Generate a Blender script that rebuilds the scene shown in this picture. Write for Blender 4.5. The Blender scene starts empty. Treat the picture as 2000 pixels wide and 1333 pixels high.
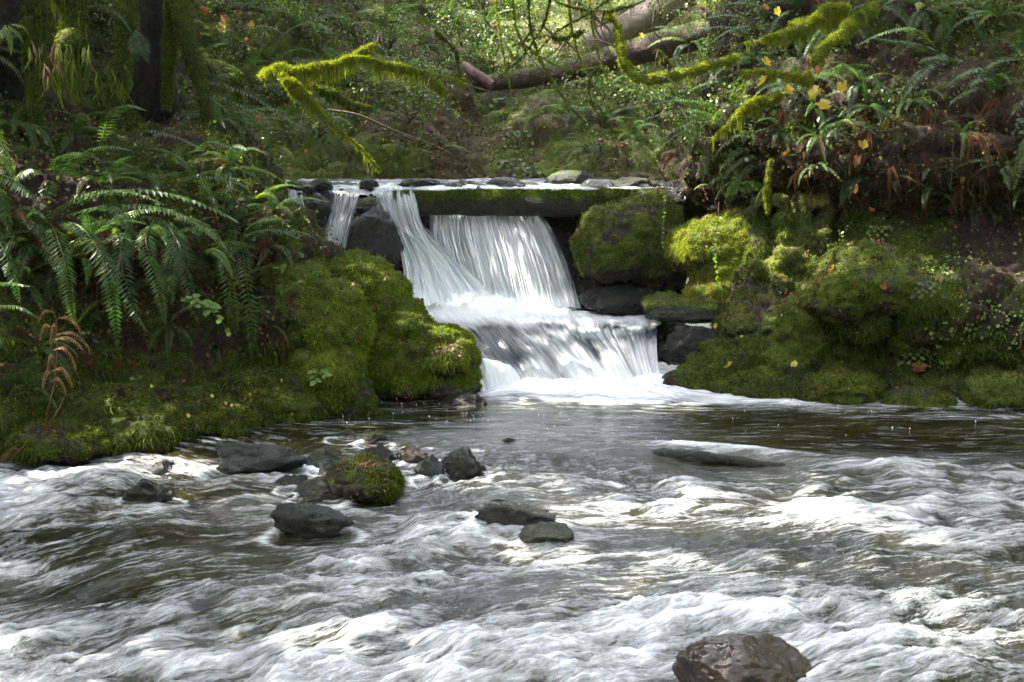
import bpy, math, random
import numpy as np
from mathutils import Vector, Matrix
from mathutils.bvhtree import BVHTree

SC = bpy.context.scene
COL = SC.collection
rad = math.radians

# ------------------------------------------------------------------ camera
CAM_H, FPX, HORIZON = 2.2, 2600.0, 250.0
PITCH = math.atan((666.5 - HORIZON) / FPX)
cam_d = bpy.data.cameras.new('camera')
cam = bpy.data.objects.new('camera', cam_d)
COL.objects.link(cam)
cam_d.sensor_width = 36.0
cam_d.lens = 36.0 * FPX / 2000.0
cam_d.clip_start, cam_d.clip_end = 0.05, 500
cam.location = (0, 0, CAM_H)
cam.rotation_euler = (rad(90) - PITCH, 0, 0)
SC.camera = cam

# ------------------------------------------------------------------ light
SUN_DIR = Vector((-0.68, 0.10, 0.80)).normalized()      # towards the sun
elev = math.asin(SUN_DIR.z)
azim = math.atan2(SUN_DIR.x, SUN_DIR.y)
world = bpy.data.worlds.new('World')
SC.world = world
world.use_nodes = True
wn = world.node_tree
bg = wn.nodes['Background']
sky = wn.nodes.new('ShaderNodeTexSky')
sky.sky_type = 'NISHITA'
sky.sun_disc = False
sky.sun_elevation = elev
sky.sun_rotation = azim
sky.air_density, sky.dust_density, sky.ozone_density = 1.0, 6.0, 0.6
hs = wn.nodes.new('ShaderNodeHueSaturation')
hs.inputs['Saturation'].default_value = 0.42
wn.links.new(sky.outputs[0], hs.inputs['Color'])
wn.links.new(hs.outputs[0], bg.inputs[0])
bg.inputs[1].default_value = 0.15
sun_l = bpy.data.lights.new('sun', 'SUN')
sun_l.energy = 5.0
sun_l.angle = rad(0.5)
sun_l.color = (1.0, 0.93, 0.80)
sun = bpy.data.objects.new('sun', sun_l)
COL.objects.link(sun)
sun.rotation_euler = SUN_DIR.to_track_quat('Z', 'Y').to_euler()
SC.view_settings.view_transform = 'Standard'
SC.view_settings.look = 'None'
SC.view_settings.gamma = 1.0
SC.view_settings.exposure = 2.9
SC.view_settings.use_curve_mapping = False
SC.render.engine = 'CYCLES'
SC.cycles.use_denoising = True
SC.cycles.max_bounces = 6
SC.cycles.transparent_max_bounces = 12
SC.cycles.sample_clamp_indirect = 6.0
SC.cycles.caustics_reflective = False
SC.cycles.caustics_refractive = False

# ------------------------------------------------------------------ pixel <-> place
cp, sp = math.cos(PITCH), math.sin(PITCH)
def ray(u, v):
    a, b = (u - 1000.0) / FPX, (666.5 - v) / FPX
    return np.array((a, cp + b * sp, -sp + b * cp))
def PX(u, v, Y):
    d = ray(u, v); return np.array((0, 0, CAM_H)) + d * (Y / d[1])
def PZ(u, v, z=0.0):
    d = ray(u, v); return np.array((0, 0, CAM_H)) + d * ((z - CAM_H) / d[2])
def PV(p):
    """place -> photo pixel"""
    q = Vector(p) - Vector((0, 0, CAM_H))
    dep = q.y * cp - q.z * sp
    up = q.y * sp + q.z * cp
    return 1000 + FPX * q.x / dep, 666.5 - FPX * up / dep
def pxm(Y):                       # metres per photo pixel at distance Y
    return Y / FPX

# ------------------------------------------------------------------ noise
def _h(ix, iy, iz, s):
    n = (ix.astype(np.int64) * 374761393 + iy.astype(np.int64) * 668265263 + iz.astype(np.int64) * 2147483647 + s * 1274126177) & 0xffffffff
    n = ((n ^ (n >> 13)) * 1274126177) & 0xffffffff
    n = (n ^ (n >> 16)) & 0xffffff
    return n / float(0xffffff)
def vn(p, s=0):
    """value noise, about -1..1; p is (n,3)"""
    f = np.floor(p); i = f.astype(np.int64); t = p - f
    t = t * t * t * (t * (t * 6 - 15) + 10)
    x, y, z = i[:, 0], i[:, 1], i[:, 2]; a, b, c = t[:, 0], t[:, 1], t[:, 2]
    def L(u, v, w): return u + (v - u) * w
    r = L(L(L(_h(x, y, z, s), _h(x + 1, y, z, s), a), L(_h(x, y + 1, z, s), _h(x + 1, y + 1, z, s), a), b),
          L(L(_h(x, y, z + 1, s), _h(x + 1, y, z + 1, s), a), L(_h(x, y + 1, z + 1, s), _h(x + 1, y + 1, z + 1, s), a), b), c)
    return r * 2 - 1
ROT = np.array([[0.8, 0.6, 0.0], [-0.48, 0.64, 0.6], [0.36, -0.48, 0.8]])
def fbm(p, o=4, s=0, g=0.5):
    r = 0; a = 1.0; q = np.asarray(p, float)
    for k in range(o):
        r = r + a * vn(q, s + k * 17); q = (q @ ROT) * 2.03 + 11.3; a *= g
    return r
def billow(p, o=3, s=0, g=0.5):
    """rounded cushions with creases, 0..~1"""
    r = 0; a = 1.0; tot = 0; q = np.asarray(p, float)
    for k in range(o):
        r = r + a * np.sqrt(np.abs(vn(q, s + k * 17)) + 0.002); tot += a; q = (q @ ROT) * 2.1 + 7.7; a *= g
    return r / tot
def sstep(a, b, x):
    t = np.clip((x - a) / (b - a), 0, 1); return t * t * (3 - 2 * t)

# ------------------------------------------------------------------ mesh helpers
def mesh_np(name, V, F, mat=None, smooth=True, attrs=None, uv=None):
    V = np.asarray(V, np.float32); F = np.asarray(F, np.int32)
    m = bpy.data.meshes.new(name)
    nf, k = F.shape
    m.vertices.add(len(V)); m.vertices.foreach_set('co', V.ravel())
    m.loops.add(nf * k); m.loops.foreach_set('vertex_index', F.ravel())
    m.polygons.add(nf); m.polygons.foreach_set('loop_start', np.arange(0, nf * k, k, dtype=np.int32))
    m.polygons.foreach_set('use_smooth', np.full(nf, smooth, dtype=bool))
    if attrs:
        for n, a in attrs.items():
            at = m.attributes.new(n, 'FLOAT', 'POINT'); at.data.foreach_set('value', np.asarray(a, np.float32))
    if uv is not None:
        l = m.uv_layers.new(name='UVMap'); l.data.foreach_set('uv', np.asarray(uv, np.float32)[F.ravel()].ravel())
    m.update(calc_edges=True); m.validate()
    if mat: m.materials.append(mat)
    return m
def link(name, data, parent=None, kind=None, label=None, cat=None, group=None, loc=None):
    o = bpy.data.objects.new(name, data); COL.objects.link(o)
    if parent is not None: o.parent = parent
    if kind: o['kind'] = kind
    if label: o['label'] = label
    if cat: o['category'] = cat
    if group: o['group'] = group
    if loc is not None: o.location = loc
    return o
def grid_faces(nu, nv, wrap=False):
    """rows nv, cols nu, index = r*nu+c"""
    r, c = np.meshgrid(np.arange(nv - 1), np.arange(nu if wrap else nu - 1), indexing='ij')
    a = (r * nu + c).ravel(); b = (r * nu + (c + 1) % nu).ravel()
    return np.stack([a, b, b + nu, a + nu], 1)
def normals(V, F):
    if F.shape[1] == 4:
        n = np.cross(V[F[:, 2]] - V[F[:, 0]], V[F[:, 3]] - V[F[:, 1]])
    else:
        n = np.cross(V[F[:, 1]] - V[F[:, 0]], V[F[:, 2]] - V[F[:, 0]])
    N = np.zeros_like(V)
    for k in range(F.shape[1]): np.add.at(N, F[:, k], n)
    return N / (np.linalg.norm(N, axis=1, keepdims=True) + 1e-9)
def catmull(P, n):
    """P (k,...) control points, n samples"""
    k = len(P); t = np.linspace(0, k - 1, n); i = np.clip(np.floor(t).astype(int), 0, k - 2); f = (t - i)
    f = f.reshape((-1,) + (1,) * (P.ndim - 1))
    Q = np.concatenate([(2 * P[0] - P[1])[None], P, (2 * P[-1] - P[-2])[None]])
    a, b, c, d = Q[i], Q[i + 1], Q[i + 2], Q[i + 3]
    return 0.5 * (2 * b + (c - a) * f + (2 * a - 5 * b + 4 * c - d) * f * f + (3 * b - a - 3 * c + d) * f ** 3)
def ctrl_sheet(rows, nu, nv):
    P = np.array(rows, float)                # (nr, nc, 3)
    A = catmull(P, nv)                       # (nv, nc, 3)
    B = catmull(np.swapaxes(A, 0, 1), nu)    # (nu, nv, 3)
    return np.swapaxes(B, 0, 1).reshape(-1, 3)
def tube_np(pts, radii, seg=8, caps=True, rough=0.0, seed=0):
    pts = np.asarray(pts, float); n = len(pts)
    T = np.gradient(pts, axis=0); T /= np.linalg.norm(T, axis=1, keepdims=True) + 1e-9
    ref = np.array((0.13, 0.21, 0.97)) if abs(T[:, 2]).mean() < 0.8 else np.array((0.97, 0.2, 0.1))
    A = np.cross(T, ref); A /= np.linalg.norm(A, axis=1, keepdims=True) + 1e-9
    B = np.cross(T, A)
    th = np.linspace(0, 2 * math.pi, seg, endpoint=False)
    R = np.asarray(radii, float)[:, None, None]
    D = A[:, None, :] * np.cos(th)[None, :, None] + B[:, None, :] * np.sin(th)[None, :, None]
    V = (pts[:, None, :] + D * R).reshape(-1, 3)
    if rough:
        V = V + D.reshape(-1, 3) * (fbm(V / (3 * np.mean(radii) + 1e-3), 3, seed) * rough * np.repeat(radii, seg))[:, None]
    F = grid_faces(seg, n, wrap=True)
    if caps:
        V = np.concatenate([V, pts[:1], pts[-1:]])
        c0, c1 = len(V) - 2, len(V) - 1
        k = np.arange(seg); k2 = (k + 1) % seg
        F = np.concatenate([F, np.stack([np.full(seg, c0), k2, k, k], 1)[:, [0, 1, 2, 2]], np.stack([np.full(seg, c1), (n - 1) * seg + k, (n - 1) * seg + k2, (n - 1) * seg + k2], 1)])
        # triangles stored as degenerate quads are avoided: split below
    return V, F
def tube_mesh(name, pts, radii, mat, seg=8, rough=0.0, seed=0, attrs=None):
    V, F = tube_np(pts, radii, seg, False, rough, seed)
    n = len(pts)
    m = mesh_np(name, V, F, mat)
    return m
def smooth_path(P, n):
    return catmull(np.array(P, float), n)

BVH_V, BVH_F, BVH_OFF = [], [], [0]
def add_solid(V, F):
    V = np.asarray(V); F = np.asarray(F)
    if F.shape[1] == 4:
        F = np.concatenate([F[:, [0, 1, 2]], F[:, [0, 2, 3]]])
    BVH_V.append(V); BVH_F.append(F + BVH_OFF[0]); BVH_OFF[0] += len(V)
TREE = None
def build_tree():
    global TREE
    TREE = BVHTree.FromPolygons(np.concatenate(BVH_V).tolist(), np.concatenate(BVH_F).tolist())
def hit(u, v, default=14.0):
    d = Vector(ray(u, v)).normalized()
    p, n, i, dist = TREE.ray_cast(Vector((0, 0, CAM_H)), d)
    if p is None:
        return Vector(PX(u, v, default)), Vector((0, -1, 0))
    if n.dot(d) > 0: n = -n
    return p, n

# ------------------------------------------------------------------ materials
def new_mat(name):
    m = bpy.data.materials.new(name); m.use_nodes = True
    nt = m.node_tree; b = nt.nodes['Principled BSDF']
    return m, nt, b
class N:
    """tiny node builder"""
    def __init__(s, nt): s.nt = nt
    def __call__(s, typ, props=None, **inp):
        n = s.nt.nodes.new('ShaderNode' + typ)
        for k, v in (props or {}).items(): setattr(n, k, v)
        for k, v in inp.items():
            k = k.replace('_', ' ')
            key = int(k[1:]) if k[0] == 'i' and k[1:].isdigit() else k
            if hasattr(v, 'links') or isinstance(v, bpy.types.NodeSocket): s.nt.links.new(v, n.inputs[key])
            else: n.inputs[key].default_value = v
        return n
    def noise(s, vec, scale, detail=4, rough=0.55, dist=0.0):
        return s('TexNoise', None, Vector=vec, Scale=scale, Detail=detail, Roughness=rough, Distortion=dist).outputs[0]
    def ramp(s, fac, stops, interp='LINEAR'):
        n = s('ValToRGB', None, Fac=fac); cr = n.color_ramp; cr.interpolation = interp
        while len(cr.elements) < len(stops): cr.elements.new(0.5)
        for e, (p, c) in zip(cr.elements, stops):
            e.position = p; e.color = (*c, 1) if len(c) == 3 else c
        return n.outputs[0]
    def mix(s, f, a, b):
        n = s.nt.nodes.new('ShaderNodeMix'); n.data_type = 'RGBA'
        for key, v in ((0, f), (6, a), (7, b)):
            if isinstance(v, bpy.types.NodeSocket): s.nt.links.new(v, n.inputs[key])
            else: n.inputs[key].default_value = (*v, 1) if isinstance(v, tuple) and len(v) == 3 else v
        return n.outputs[2]
    def math(s, op, a, b=0.0, clamp=False):
        n = s.nt.nodes.new('ShaderNodeMath'); n.operation = op; n.use_clamp = clamp
        for key, v in ((0, a), (1, b)):
            if isinstance(v, bpy.types.NodeSocket): s.nt.links.new(v, n.inputs[key])
            else: n.inputs[key].default_value = v
        return n.outputs[0]
    def maprange(s, v, a, b, c=0.0, d=1.0):
        n = s('MapRange', None, Value=v); 
        for i, x in zip((1, 2, 3, 4), (a, b, c, d)): n.inputs[i].default_value = x
        return n.outputs[0]
    def attr(s, name): return s('Attribute', {'attribute_name': name}).outputs['Fac']
    def pos(s): return s('NewGeometry').outputs['Position']
    def stretch(s, vec, sx, sy, sz):
        n = s('Mapping', None, Vector=vec); n.inputs['Scale'].default_value = (sx, sy, sz); return n.outputs[0]
    def bump(s, h, strength=0.5, dist=0.02):
        return s('Bump', None, Height=h, Strength=strength, Distance=dist).outputs[0]

def mat_ground(name, greens, browns, brown_amt, rock=None, rough=0.85):
    """moss and soil: 'moss' vertex attribute says where moss grows"""
    m, nt, b = new_mat(name); n = N(nt); p = n.pos()
    g = n.ramp(n.noise(p, 3.1, 6, 0.7), [(0.3, greens[0]), (0.5, greens[1]), (0.68, greens[2])])
    g = n.mix(n.maprange(n.noise(p, 55, 4, 0.7), 0.35, 0.7, 0.0, 0.6), g, greens[0])
    br = n.ramp(n.noise(p, 24, 6, 0.75), [(0.3, browns[0]), (0.5, browns[1]), (0.7, browns[2])])
    f = n.math('ADD', n.attr('moss'), n.maprange(n.noise(p, 9, 5, 0.7), 0.3, 0.7, -0.45, 0.45))
    f = n.maprange(f, 0.40, 0.62)
    c = n.mix(f, br, g)
    nt.links.new(c, b.inputs['Base Color'])
    b.inputs['Roughness'].default_value = rough
    b.inputs['Specular IOR Level'].default_value = 0.3
    h = n.math('ADD', n.noise(p, 60, 5, 0.75), n.math('MULTIPLY', n.noise(p, 170, 3, 0.7), 0.6))
    nt.links.new(n.bump(h, 0.9, 0.02), b.inputs['Normal'])
    return m
def mat_rock(name, cols, rough=(0.22, 0.6), scale=6.0, spec=0.5, moss=None, moss_lo=0.55):
    m, nt, b = new_mat(name); n = N(nt); p = n.pos()
    c = n.ramp(n.noise(p, scale, 7, 0.72, 0.4), [(0.3, cols[0]), (0.52, cols[1]), (0.72, cols[2])])
    c = n.mix(n.maprange(n.noise(p, scale * 9, 4, 0.7), 0.55, 0.75, 0, 0.5), c, cols[2])
    r = n.maprange(n.noise(p, scale * 2.3, 5), 0.35, 0.65, rough[0], rough[1])
    if moss:
        nz = n('SeparateXYZ', None, Vector=n('NewGeometry').outputs['Normal']).outputs[2]
        f = n.math('ADD', nz, n.maprange(n.noise(p, 11, 5, 0.7), 0.3, 0.7, -0.5, 0.5))
        f = n.maprange(f, moss_lo, moss_lo + 0.2)
        c = n.mix(f, c, moss); r = n.math('MAXIMUM', r, n.math('MULTIPLY', f, 0.85))
    nt.links.new(c, b.inputs['Base Color']); nt.links.new(r, b.inputs['Roughness'])
    b.inputs['Specular IOR Level'].default_value = spec
    h = n.math('ADD', n.noise(p, 22, 7, 0.75), n.math('MULTIPLY', n.noise(p, 120, 4, 0.7), 0.35))
    nt.links.new(n.bump(h, 1.0, 0.03), b.inputs['Normal'])
    return m
def wetcoat(m, w=1.0, r=0.06):
    b = m.node_tree.nodes['Principled BSDF']; b.inputs['Coat Weight'].default_value = w; b.inputs['Coat Roughness'].default_value = r
def mat_leaf(name, stops, rough=0.45, trans=0.35, spec=0.5, scale=2.5):
    """thin leaves; per-vertex 'tint' picks the colour"""
    m, nt, b = new_mat(name); n = N(nt)
    f = n.math('ADD', n.math('MULTIPLY', n.attr('tint'), 0.65), n.math('MULTIPLY', n.noise(n.pos(), scale, 3), 0.35))
    c = n.ramp(f, stops)
    nt.links.new(c, b.inputs['Base Color'])
    b.inputs['Roughness'].default_value = rough
    b.inputs['Specular IOR Level'].default_value = spec
    out = nt.nodes['Material Output']
    if trans:
        hsn = n('HueSaturation', None, Color=c, Saturation=1.1, Value=1.5)
        t = n('BsdfTranslucent', None, Color=hsn.outputs[0])
        mx = n('MixShader', None, Fac=trans)
        nt.links.new(b.outputs[0], mx.inputs[1]); nt.links.new(t.outputs[0], mx.inputs[2])
        nt.links.new(mx.outputs[0], out.inputs[0])
    return m

G_DARK, G_MID, G_YEL = (0.007, 0.011, 0.002), (0.032, 0.050, 0.004), (0.098, 0.112, 0.007)
M_bank = mat_ground('mossy_bank', (G_DARK, G_MID, G_YEL), ((0.004, 0.0025, 0.0015), (0.014, 0.008, 0.004), (0.050, 0.024, 0.011)), 0.5)
M_hill = mat_ground('forest_floor', ((0.035, 0.055, 0.008), (0.08, 0.105, 0.014), (0.16, 0.17, 0.022)), ((0.016, 0.016, 0.006), (0.045, 0.036, 0.014), (0.10, 0.065, 0.03)), 0.5)
M_moss = mat_leaf('moss_blades', [(0.2, (0.012, 0.018, 0.002)), (0.5, (0.046, 0.068, 0.004)), (0.85, (0.155, 0.178, 0.010))], 0.8, 0.35, 0.2, 5)  # moss colour darkened to deepen the shade; brighter lit copies follow
M_mossb_lit = mat_leaf('moss_blades_boulder_lit', [(0.15, (0.025, 0.040, 0.004)), (0.45, (0.085, 0.13, 0.008)), (0.8, (0.20, 0.25, 0.014))], 0.8, 0.35, 0.2, 5)  # brighter boulder moss, light from above put into its colour
M_mossy_lit = mat_leaf('moss_blades_yellow_lit', [(0.15, (0.06, 0.09, 0.008)), (0.45, (0.12, 0.16, 0.012)), (0.8, (0.24, 0.24, 0.02))], 0.8, 0.45, 0.2, 5)  # yellow moss kept bright, sunlight put partly into the colour
M_fern = mat_leaf('fern_leaf', [(0.1, (0.013, 0.032, 0.007)), (0.5, (0.030, 0.068, 0.012)), (0.9, (0.085, 0.14, 0.020))], 0.42, 0.35, 0.4)
M_fern_y = mat_leaf('fern_leaf_light', [(0.1, (0.05, 0.11, 0.015)), (0.5, (0.09, 0.17, 0.02)), (0.9, (0.16, 0.22, 0.03))], 0.4, 0.4, 0.5)
M_dead = mat_leaf('dead_frond', [(0.1, (0.022, 0.009, 0.004)), (0.5, (0.062, 0.024, 0.010)), (0.9, (0.16, 0.07, 0.028))], 0.8, 0.2, 0.2)
M_straw = mat_leaf('straw_frond', [(0.1, (0.07, 0.036, 0.016)), (0.5, (0.14, 0.078, 0.036)), (0.9, (0.24, 0.15, 0.075))], 0.8, 0.3, 0.2)
M_shrub = mat_leaf('shrub_leaf', [(0.1, (0.022, 0.048, 0.008)), (0.5, (0.06, 0.10, 0.014)), (0.9, (0.14, 0.17, 0.022))], 0.34, 0.45, 0.5)
M_yleaf = mat_leaf('maple_leaf_yellow', [(0.1, (0.30, 0.17, 0.03)), (0.5, (0.42, 0.32, 0.06)), (0.9, (0.52, 0.46, 0.14))], 0.5, 0.3, 0.4, 30)
M_oleaf = mat_leaf('maple_leaf_orange', [(0.1, (0.14, 0.05, 0.018)), (0.5, (0.25, 0.11, 0.04)), (0.9, (0.38, 0.22, 0.09))], 0.6, 0.25, 0.3, 30)
M_litter = mat_leaf('leaf_litter', [(0.1, (0.03, 0.013, 0.007)), (0.5, (0.09, 0.038, 0.018)), (0.85, (0.19, 0.095, 0.038)), (1.0, (0.34, 0.25, 0.07))], 0.7, 0.1, 0.3, 9)
M_rockw = mat_rock('wet_dark_rock', ((0.002, 0.002, 0.002), (0.006, 0.006, 0.0055), (0.018, 0.018, 0.016)), (0.05, 0.30), 9, 0.4)
M_rockg = mat_rock('grey_river_rock', ((0.008, 0.009, 0.009), (0.024, 0.027, 0.028), (0.10, 0.11, 0.115)), (0.2, 0.6), 8, .4)
M_rockm = mat_rock('mossy_river_rock', ((0.006, 0.006, 0.005), (0.017, 0.016, 0.014), (0.06, 0.06, 0.054)), (0.25, 0.6), 8, 0.4, (0.045, 0.065, 0.012), 0.75)
M_rockb = mat_rock('brown_wet_rock', ((0.010, 0.006, 0.003), (0.026, 0.014, 0.007), (0.065, 0.038, 0.02)), (0.2, 0.5), 7, 0.3)
wetcoat(M_rockb, .55, .03)
M_bark = mat_rock('dark_bark', ((0.002, 0.0015, 0.001), (0.006, 0.0045, 0.003), (0.02, 0.015, 0.01)), (0.6, 0.95), 9, 0.2)
M_logw = mat_rock('wet_log_wood', ((0.02, 0.012, 0.008), (0.05, 0.03, 0.018), (0.11, 0.07, 0.045)), (0.35, 0.8), 9, 0.4, (0.05, 0.075, 0.012), 0.6)
M_logp = mat_rock('pale_log_wood', ((0.09, 0.07, 0.055), (0.17, 0.135, 0.11), (0.28, 0.24, 0.2)), (0.6, 0.9), 7, 0.3)
M_twig = mat_rock('twig_bark', ((0.03, 0.02, 0.014), (0.07, 0.05, 0.035), (0.14, 0.11, 0.09)), (0.5, 0.9), 30, 0.3)

# ------------------------------------------------------------------ scatter helpers
def tri_sample(V, F, n, rng, weight=None):
    if F.shape[1] == 4: F = np.concatenate([F[:, [0, 1, 2]], F[:, [0, 2, 3]]])
    a, b, c = V[F[:, 0]], V[F[:, 1]], V[F[:, 2]]
    nn = np.cross(b - a, c - a); ar = np.linalg.norm(nn, axis=1)
    w = ar.copy()
    if weight is not None: w = w * weight[F].mean(1)
    w = np.maximum(w, 0); cs = np.cumsum(w); idx = np.searchsorted(cs, rng.random(n) * cs[-1]); idx = np.minimum(idx, len(F) - 1)
    r1 = np.sqrt(rng.random(n))[:, None]; r2 = rng.random(n)[:, None]
    P = a[idx] * (1 - r1) + b[idx] * r1 * (1 - r2) + c[idx] * r1 * r2
    return P, nn[idx] / (ar[idx][:, None] + 1e-12)
def facing(P, Nn):
    """orient normals towards the camera side / up, so both windings work"""
    s = np.sign((Nn * (np.array((0, 0, CAM_H + 3.0)) - P)).sum(1))[:, None]; s[s == 0] = 1
    return Nn * s
def in_view(P, mu=150, mv=150):
    q = P - np.array((0, 0, CAM_H)); dep = q[:, 1] * cp - q[:, 2] * sp; up = q[:, 1] * sp + q[:, 2] * cp
    u = 1000 + FPX * q[:, 0] / dep; v = 666.5 - FPX * up / dep
    return (dep > 0) & (u > -mu) & (u < 2000 + mu) & (v > -mv) & (v < 1333 + mv)
def blades(P, Nn, L, W, rng, droop=0.5, spread=0.7):
    """one leaf-shaped triangle per point; returns V,F,tint"""
    n = len(P)
    d = Nn + rng.normal(0, spread, (n, 3)); d[:, 2] -= droop
    d /= np.linalg.norm(d, axis=1, keepdims=True) + 1e-9
    s = np.cross(d, rng.normal(0, 1, (n, 3))); s /= np.linalg.norm(s, axis=1, keepdims=True) + 1e-9
    l = (L * rng.uniform(0.5, 1.4, n))[:, None]; w = (W * rng.uniform(0.6, 1.3, n))[:, None]
    V = np.empty((n, 3, 3)); V[:, 0] = P - s * w; V[:, 1] = P + s * w; V[:, 2] = P + d * l
    F = np.arange(n * 3).reshape(-1, 3)
    return V.reshape(-1, 3), F, np.repeat(rng.random(n), 3)
def leaf_quads(P, Nn, L, W, rng, tilt=0.7, droop=0.2):
    """kite leaves lying roughly on the surface"""
    n = len(P)
    nn = Nn + rng.normal(0, tilt, (n, 3)); nn /= np.linalg.norm(nn, axis=1, keepdims=True)
    d = np.cross(nn, rng.normal(0, 1, (n, 3))); d[:, 2] -= droop; d /= np.linalg.norm(d, axis=1, keepdims=True) + 1e-9
    s = np.cross(nn, d); s /= np.linalg.norm(s, axis=1, keepdims=True) + 1e-9
    k = rng.uniform(0.5, 1.3, n)[:, None]; l = L * k; w = W * k
    V = np.empty((n, 4, 3)); V[:, 0] = P; V[:, 1] = P + d * l * 0.45 + s * w; V[:, 2] = P + d * l - nn * l * 0.12; V[:, 3] = P + d * l * 0.45 - s * w
    return V.reshape(-1, 3), np.arange(n * 4).reshape(-1, 4), np.repeat(rng.random(n), 4)
def moss_on(V, F, n, rng, name='moss', parent=None, mat=None, L=0.022, W=0.0035, weight=None, droop=0.5, spread=0.7, view=True):
    P, Nn = tri_sample(V, F, n, rng, weight)
    if view:
        k = in_view(P); P, Nn = P[k], Nn[k]
    Nn = facing(P, Nn) if parent is None else Nn
    VV, FF, t = blades(P, Nn, L, W, rng, droop, spread)
    me = mesh_np(name, VV, FF, mat or M_moss, False, {'tint': t})
    return link(name, me, parent, 'stuff')

# ================================================================== the setting
RNG = np.random.default_rng(7)
def px_rows(rows):
    out = []
    for r in rows:
        out.append([PZ(c[0], c[1], c[3]) if c[2] is None else PX(c[0], c[1], c[2]) for c in r])
    return out
U = None
# ---- left bank
L_rows = [
 [(-520,1040,U,-.25),(-60,930,U,-.25),(150,905,U,-.25),(330,885,U,-.25),(500,855,U,-.25),(620,835,U,-.25),(740,812,U,-.25)],
 [(-520,980,U,0),(-60,895,U,0),(150,880,U,0),(330,862,U,0),(490,832,U,0),(620,815,U,0),(725,800,U,0)],
 [(-560,800,7.3),(-80,800,8.8),(150,800,9.2),(330,770,9.55),(480,760,9.9),(620,760,10.1),(715,720,10.4)],
 [(-600,550,7.7),(-100,620,9.3),(150,650,9.8),(320,640,10.1),(480,640,10.3),(620,600,10.3),(715,650,10.7)],
 [(-600,350,8.2),(-100,400,9.6),(130,430,10.1),(300,430,10.4),(470,430,10.6),(600,480,10.8),(690,560,11.4)],
 [(-600,200,8.8),(-100,260,10.1),(120,320,10.8),(290,310,11.1),(440,300,11.5),(530,375,12.0),(618,500,12.2)],
 [(-600,0,9.8),(-100,60,11.2),(120,170,12.2),(290,200,12.8),(420,225,13.3),(515,350,13.7),(560,440,13.2)],
 [(-600,-350,12.5),(-100,-300,13.6),(120,-200,14.6),(290,-60,15.4),(400,130,15.6),(505,345,15.0),(545,430,14.4)]]
NU, NV = 250, 280
V = ctrl_sheet(px_rows(L_rows), NU, NV); F = grid_faces(NU, NV)
Nn = facing(V, normals(V, F))
big = billow(V * 1.15 + 3.1, 2, 3); med = billow(V * 3.7, 3, 9)
V = V + Nn * ((big - 0.5) * 0.42 + (med - 0.5) * 0.17 + (billow(V * 6.5, 2, 15) - .5) * 0.085 + (billow(V * 17, 3, 16) - .5) * 0.035 + fbm(V * 22, 2, 5) * 0.01)[:, None]
moss = 0.5 + 0.9 * (billow(V * 2.6, 2, 31) - 0.55) + 0.25 * fbm(V * 1.1, 3, 41)
zz = V[:, 2]; moss += 0.35 * sstep(0.9, 0.1, zz) - 0.5 * sstep(0.06, -0.02, zz)
left_bank = link('left_bank', mesh_np('left_bank', V, F, M_bank, True, {'moss': moss}), kind='structure')
add_solid(V, F); LB = (V, F, moss)

# ---- right bank
R_rows = [
 [(1290,790,U,-.25),(1400,800,U,-.25),(1540,815,U,-.25),(1700,820,U,-.25),(1850,822,U,-.25),(2010,826,U,-.25),(2250,850,U,-.25),(2700,960,U,-.25)],
 [(1295,760,U,0),(1400,768,U,0),(1540,780,U,0),(1700,786,U,0),(1850,792,U,0),(2010,797,U,0),(2250,820,U,0),(2700,900,U,0)],
 [(1350,720,11.5),(1430,700,11.35),(1540,700,11.1),(1700,710,11.05),(1850,720,11.0),(2010,720,10.85),(2250,740,10.2),(2700,760,8.9)],
 [(1390,620,12.1),(1460,600,11.7),(1560,600,11.35),(1690,610,10.95),(1850,600,10.95),(2010,600,10.9),(2250,600,10.5),(2700,600,9.2)],
 [(1400,520,12.7),(1470,510,12.3),(1560,500,12.3),(1690,520,11.4),(1850,510,11.45),(2010,500,11.4),(2250,500,10.8),(2700,400,9.6)],
 [(1380,430,13.2),(1450,410,12.7),(1560,420,12.9),(1690,430,12.4),(1850,420,12.5),(2010,400,12.2),(2250,350,11.1),(2700,250,10)],
 [(1330,370,13.9),(1410,280,12.9),(1540,300,12.1),(1690,300,11.75),(1850,290,11.75),(2010,280,11.5),(2250,200,11.5),(2700,50,10.6)],
 [(1310,350,15.0),(1400,170,13.9),(1540,110,12.9),(1690,110,12.5),(1850,100,12.4),(2010,90,12.1),(2250,0,12.2),(2700,-200,11.6)],
 [(1300,340,17.0),(1420,50,15.4),(1560,-40,14.2),(1690,-60,13.4),(1850,-80,13.2),(2010,-100,13.1),(2250,-250,13.8),(2700,-500,13)],
 [(1320,330,19.0),(1450,-40,18.4),(1580,-160,17.6),(1690,-250,17),(1850,-350,16.6),(2010,-400,16.4),(2250,-600,16),(2700,-800,15.5)]]
NU, NV = 300, 310
V = ctrl_sheet(px_rows(R_rows), NU, NV); F = grid_faces(NU, NV)
Nn = facing(V, normals(V, F))
big = billow(V * np.array((1.0, 1.0, 1.0)) + 9.4, 2, 13); med = billow(V * 3.3, 3, 19)
V = V + Nn * ((big - 0.5) * 0.55 + (med - 0.5) * 0.2 + (billow(V * 6.5, 2, 15) - .5) * 0.085 + (billow(V * 17, 3, 16) - .5) * 0.035 + fbm(V * 22, 2, 5) * 0.01)[:, None]
moss = 0.36 + 1.0 * (billow(V * 2.3, 2, 33) - 0.55) + 0.35 * fbm(V * 0.9, 3, 47)
zz = V[:, 2]; moss += 0.30 * sstep(1.3, 0.3, zz) - 0.08 * sstep(1.5, 2.0, zz) - 0.5 * sstep(0.08, -0.02, zz)
right_bank = link('right_bank', mesh_np('right_bank', V, F, M_bank, True, {'moss': moss}), kind='structure')
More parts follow.
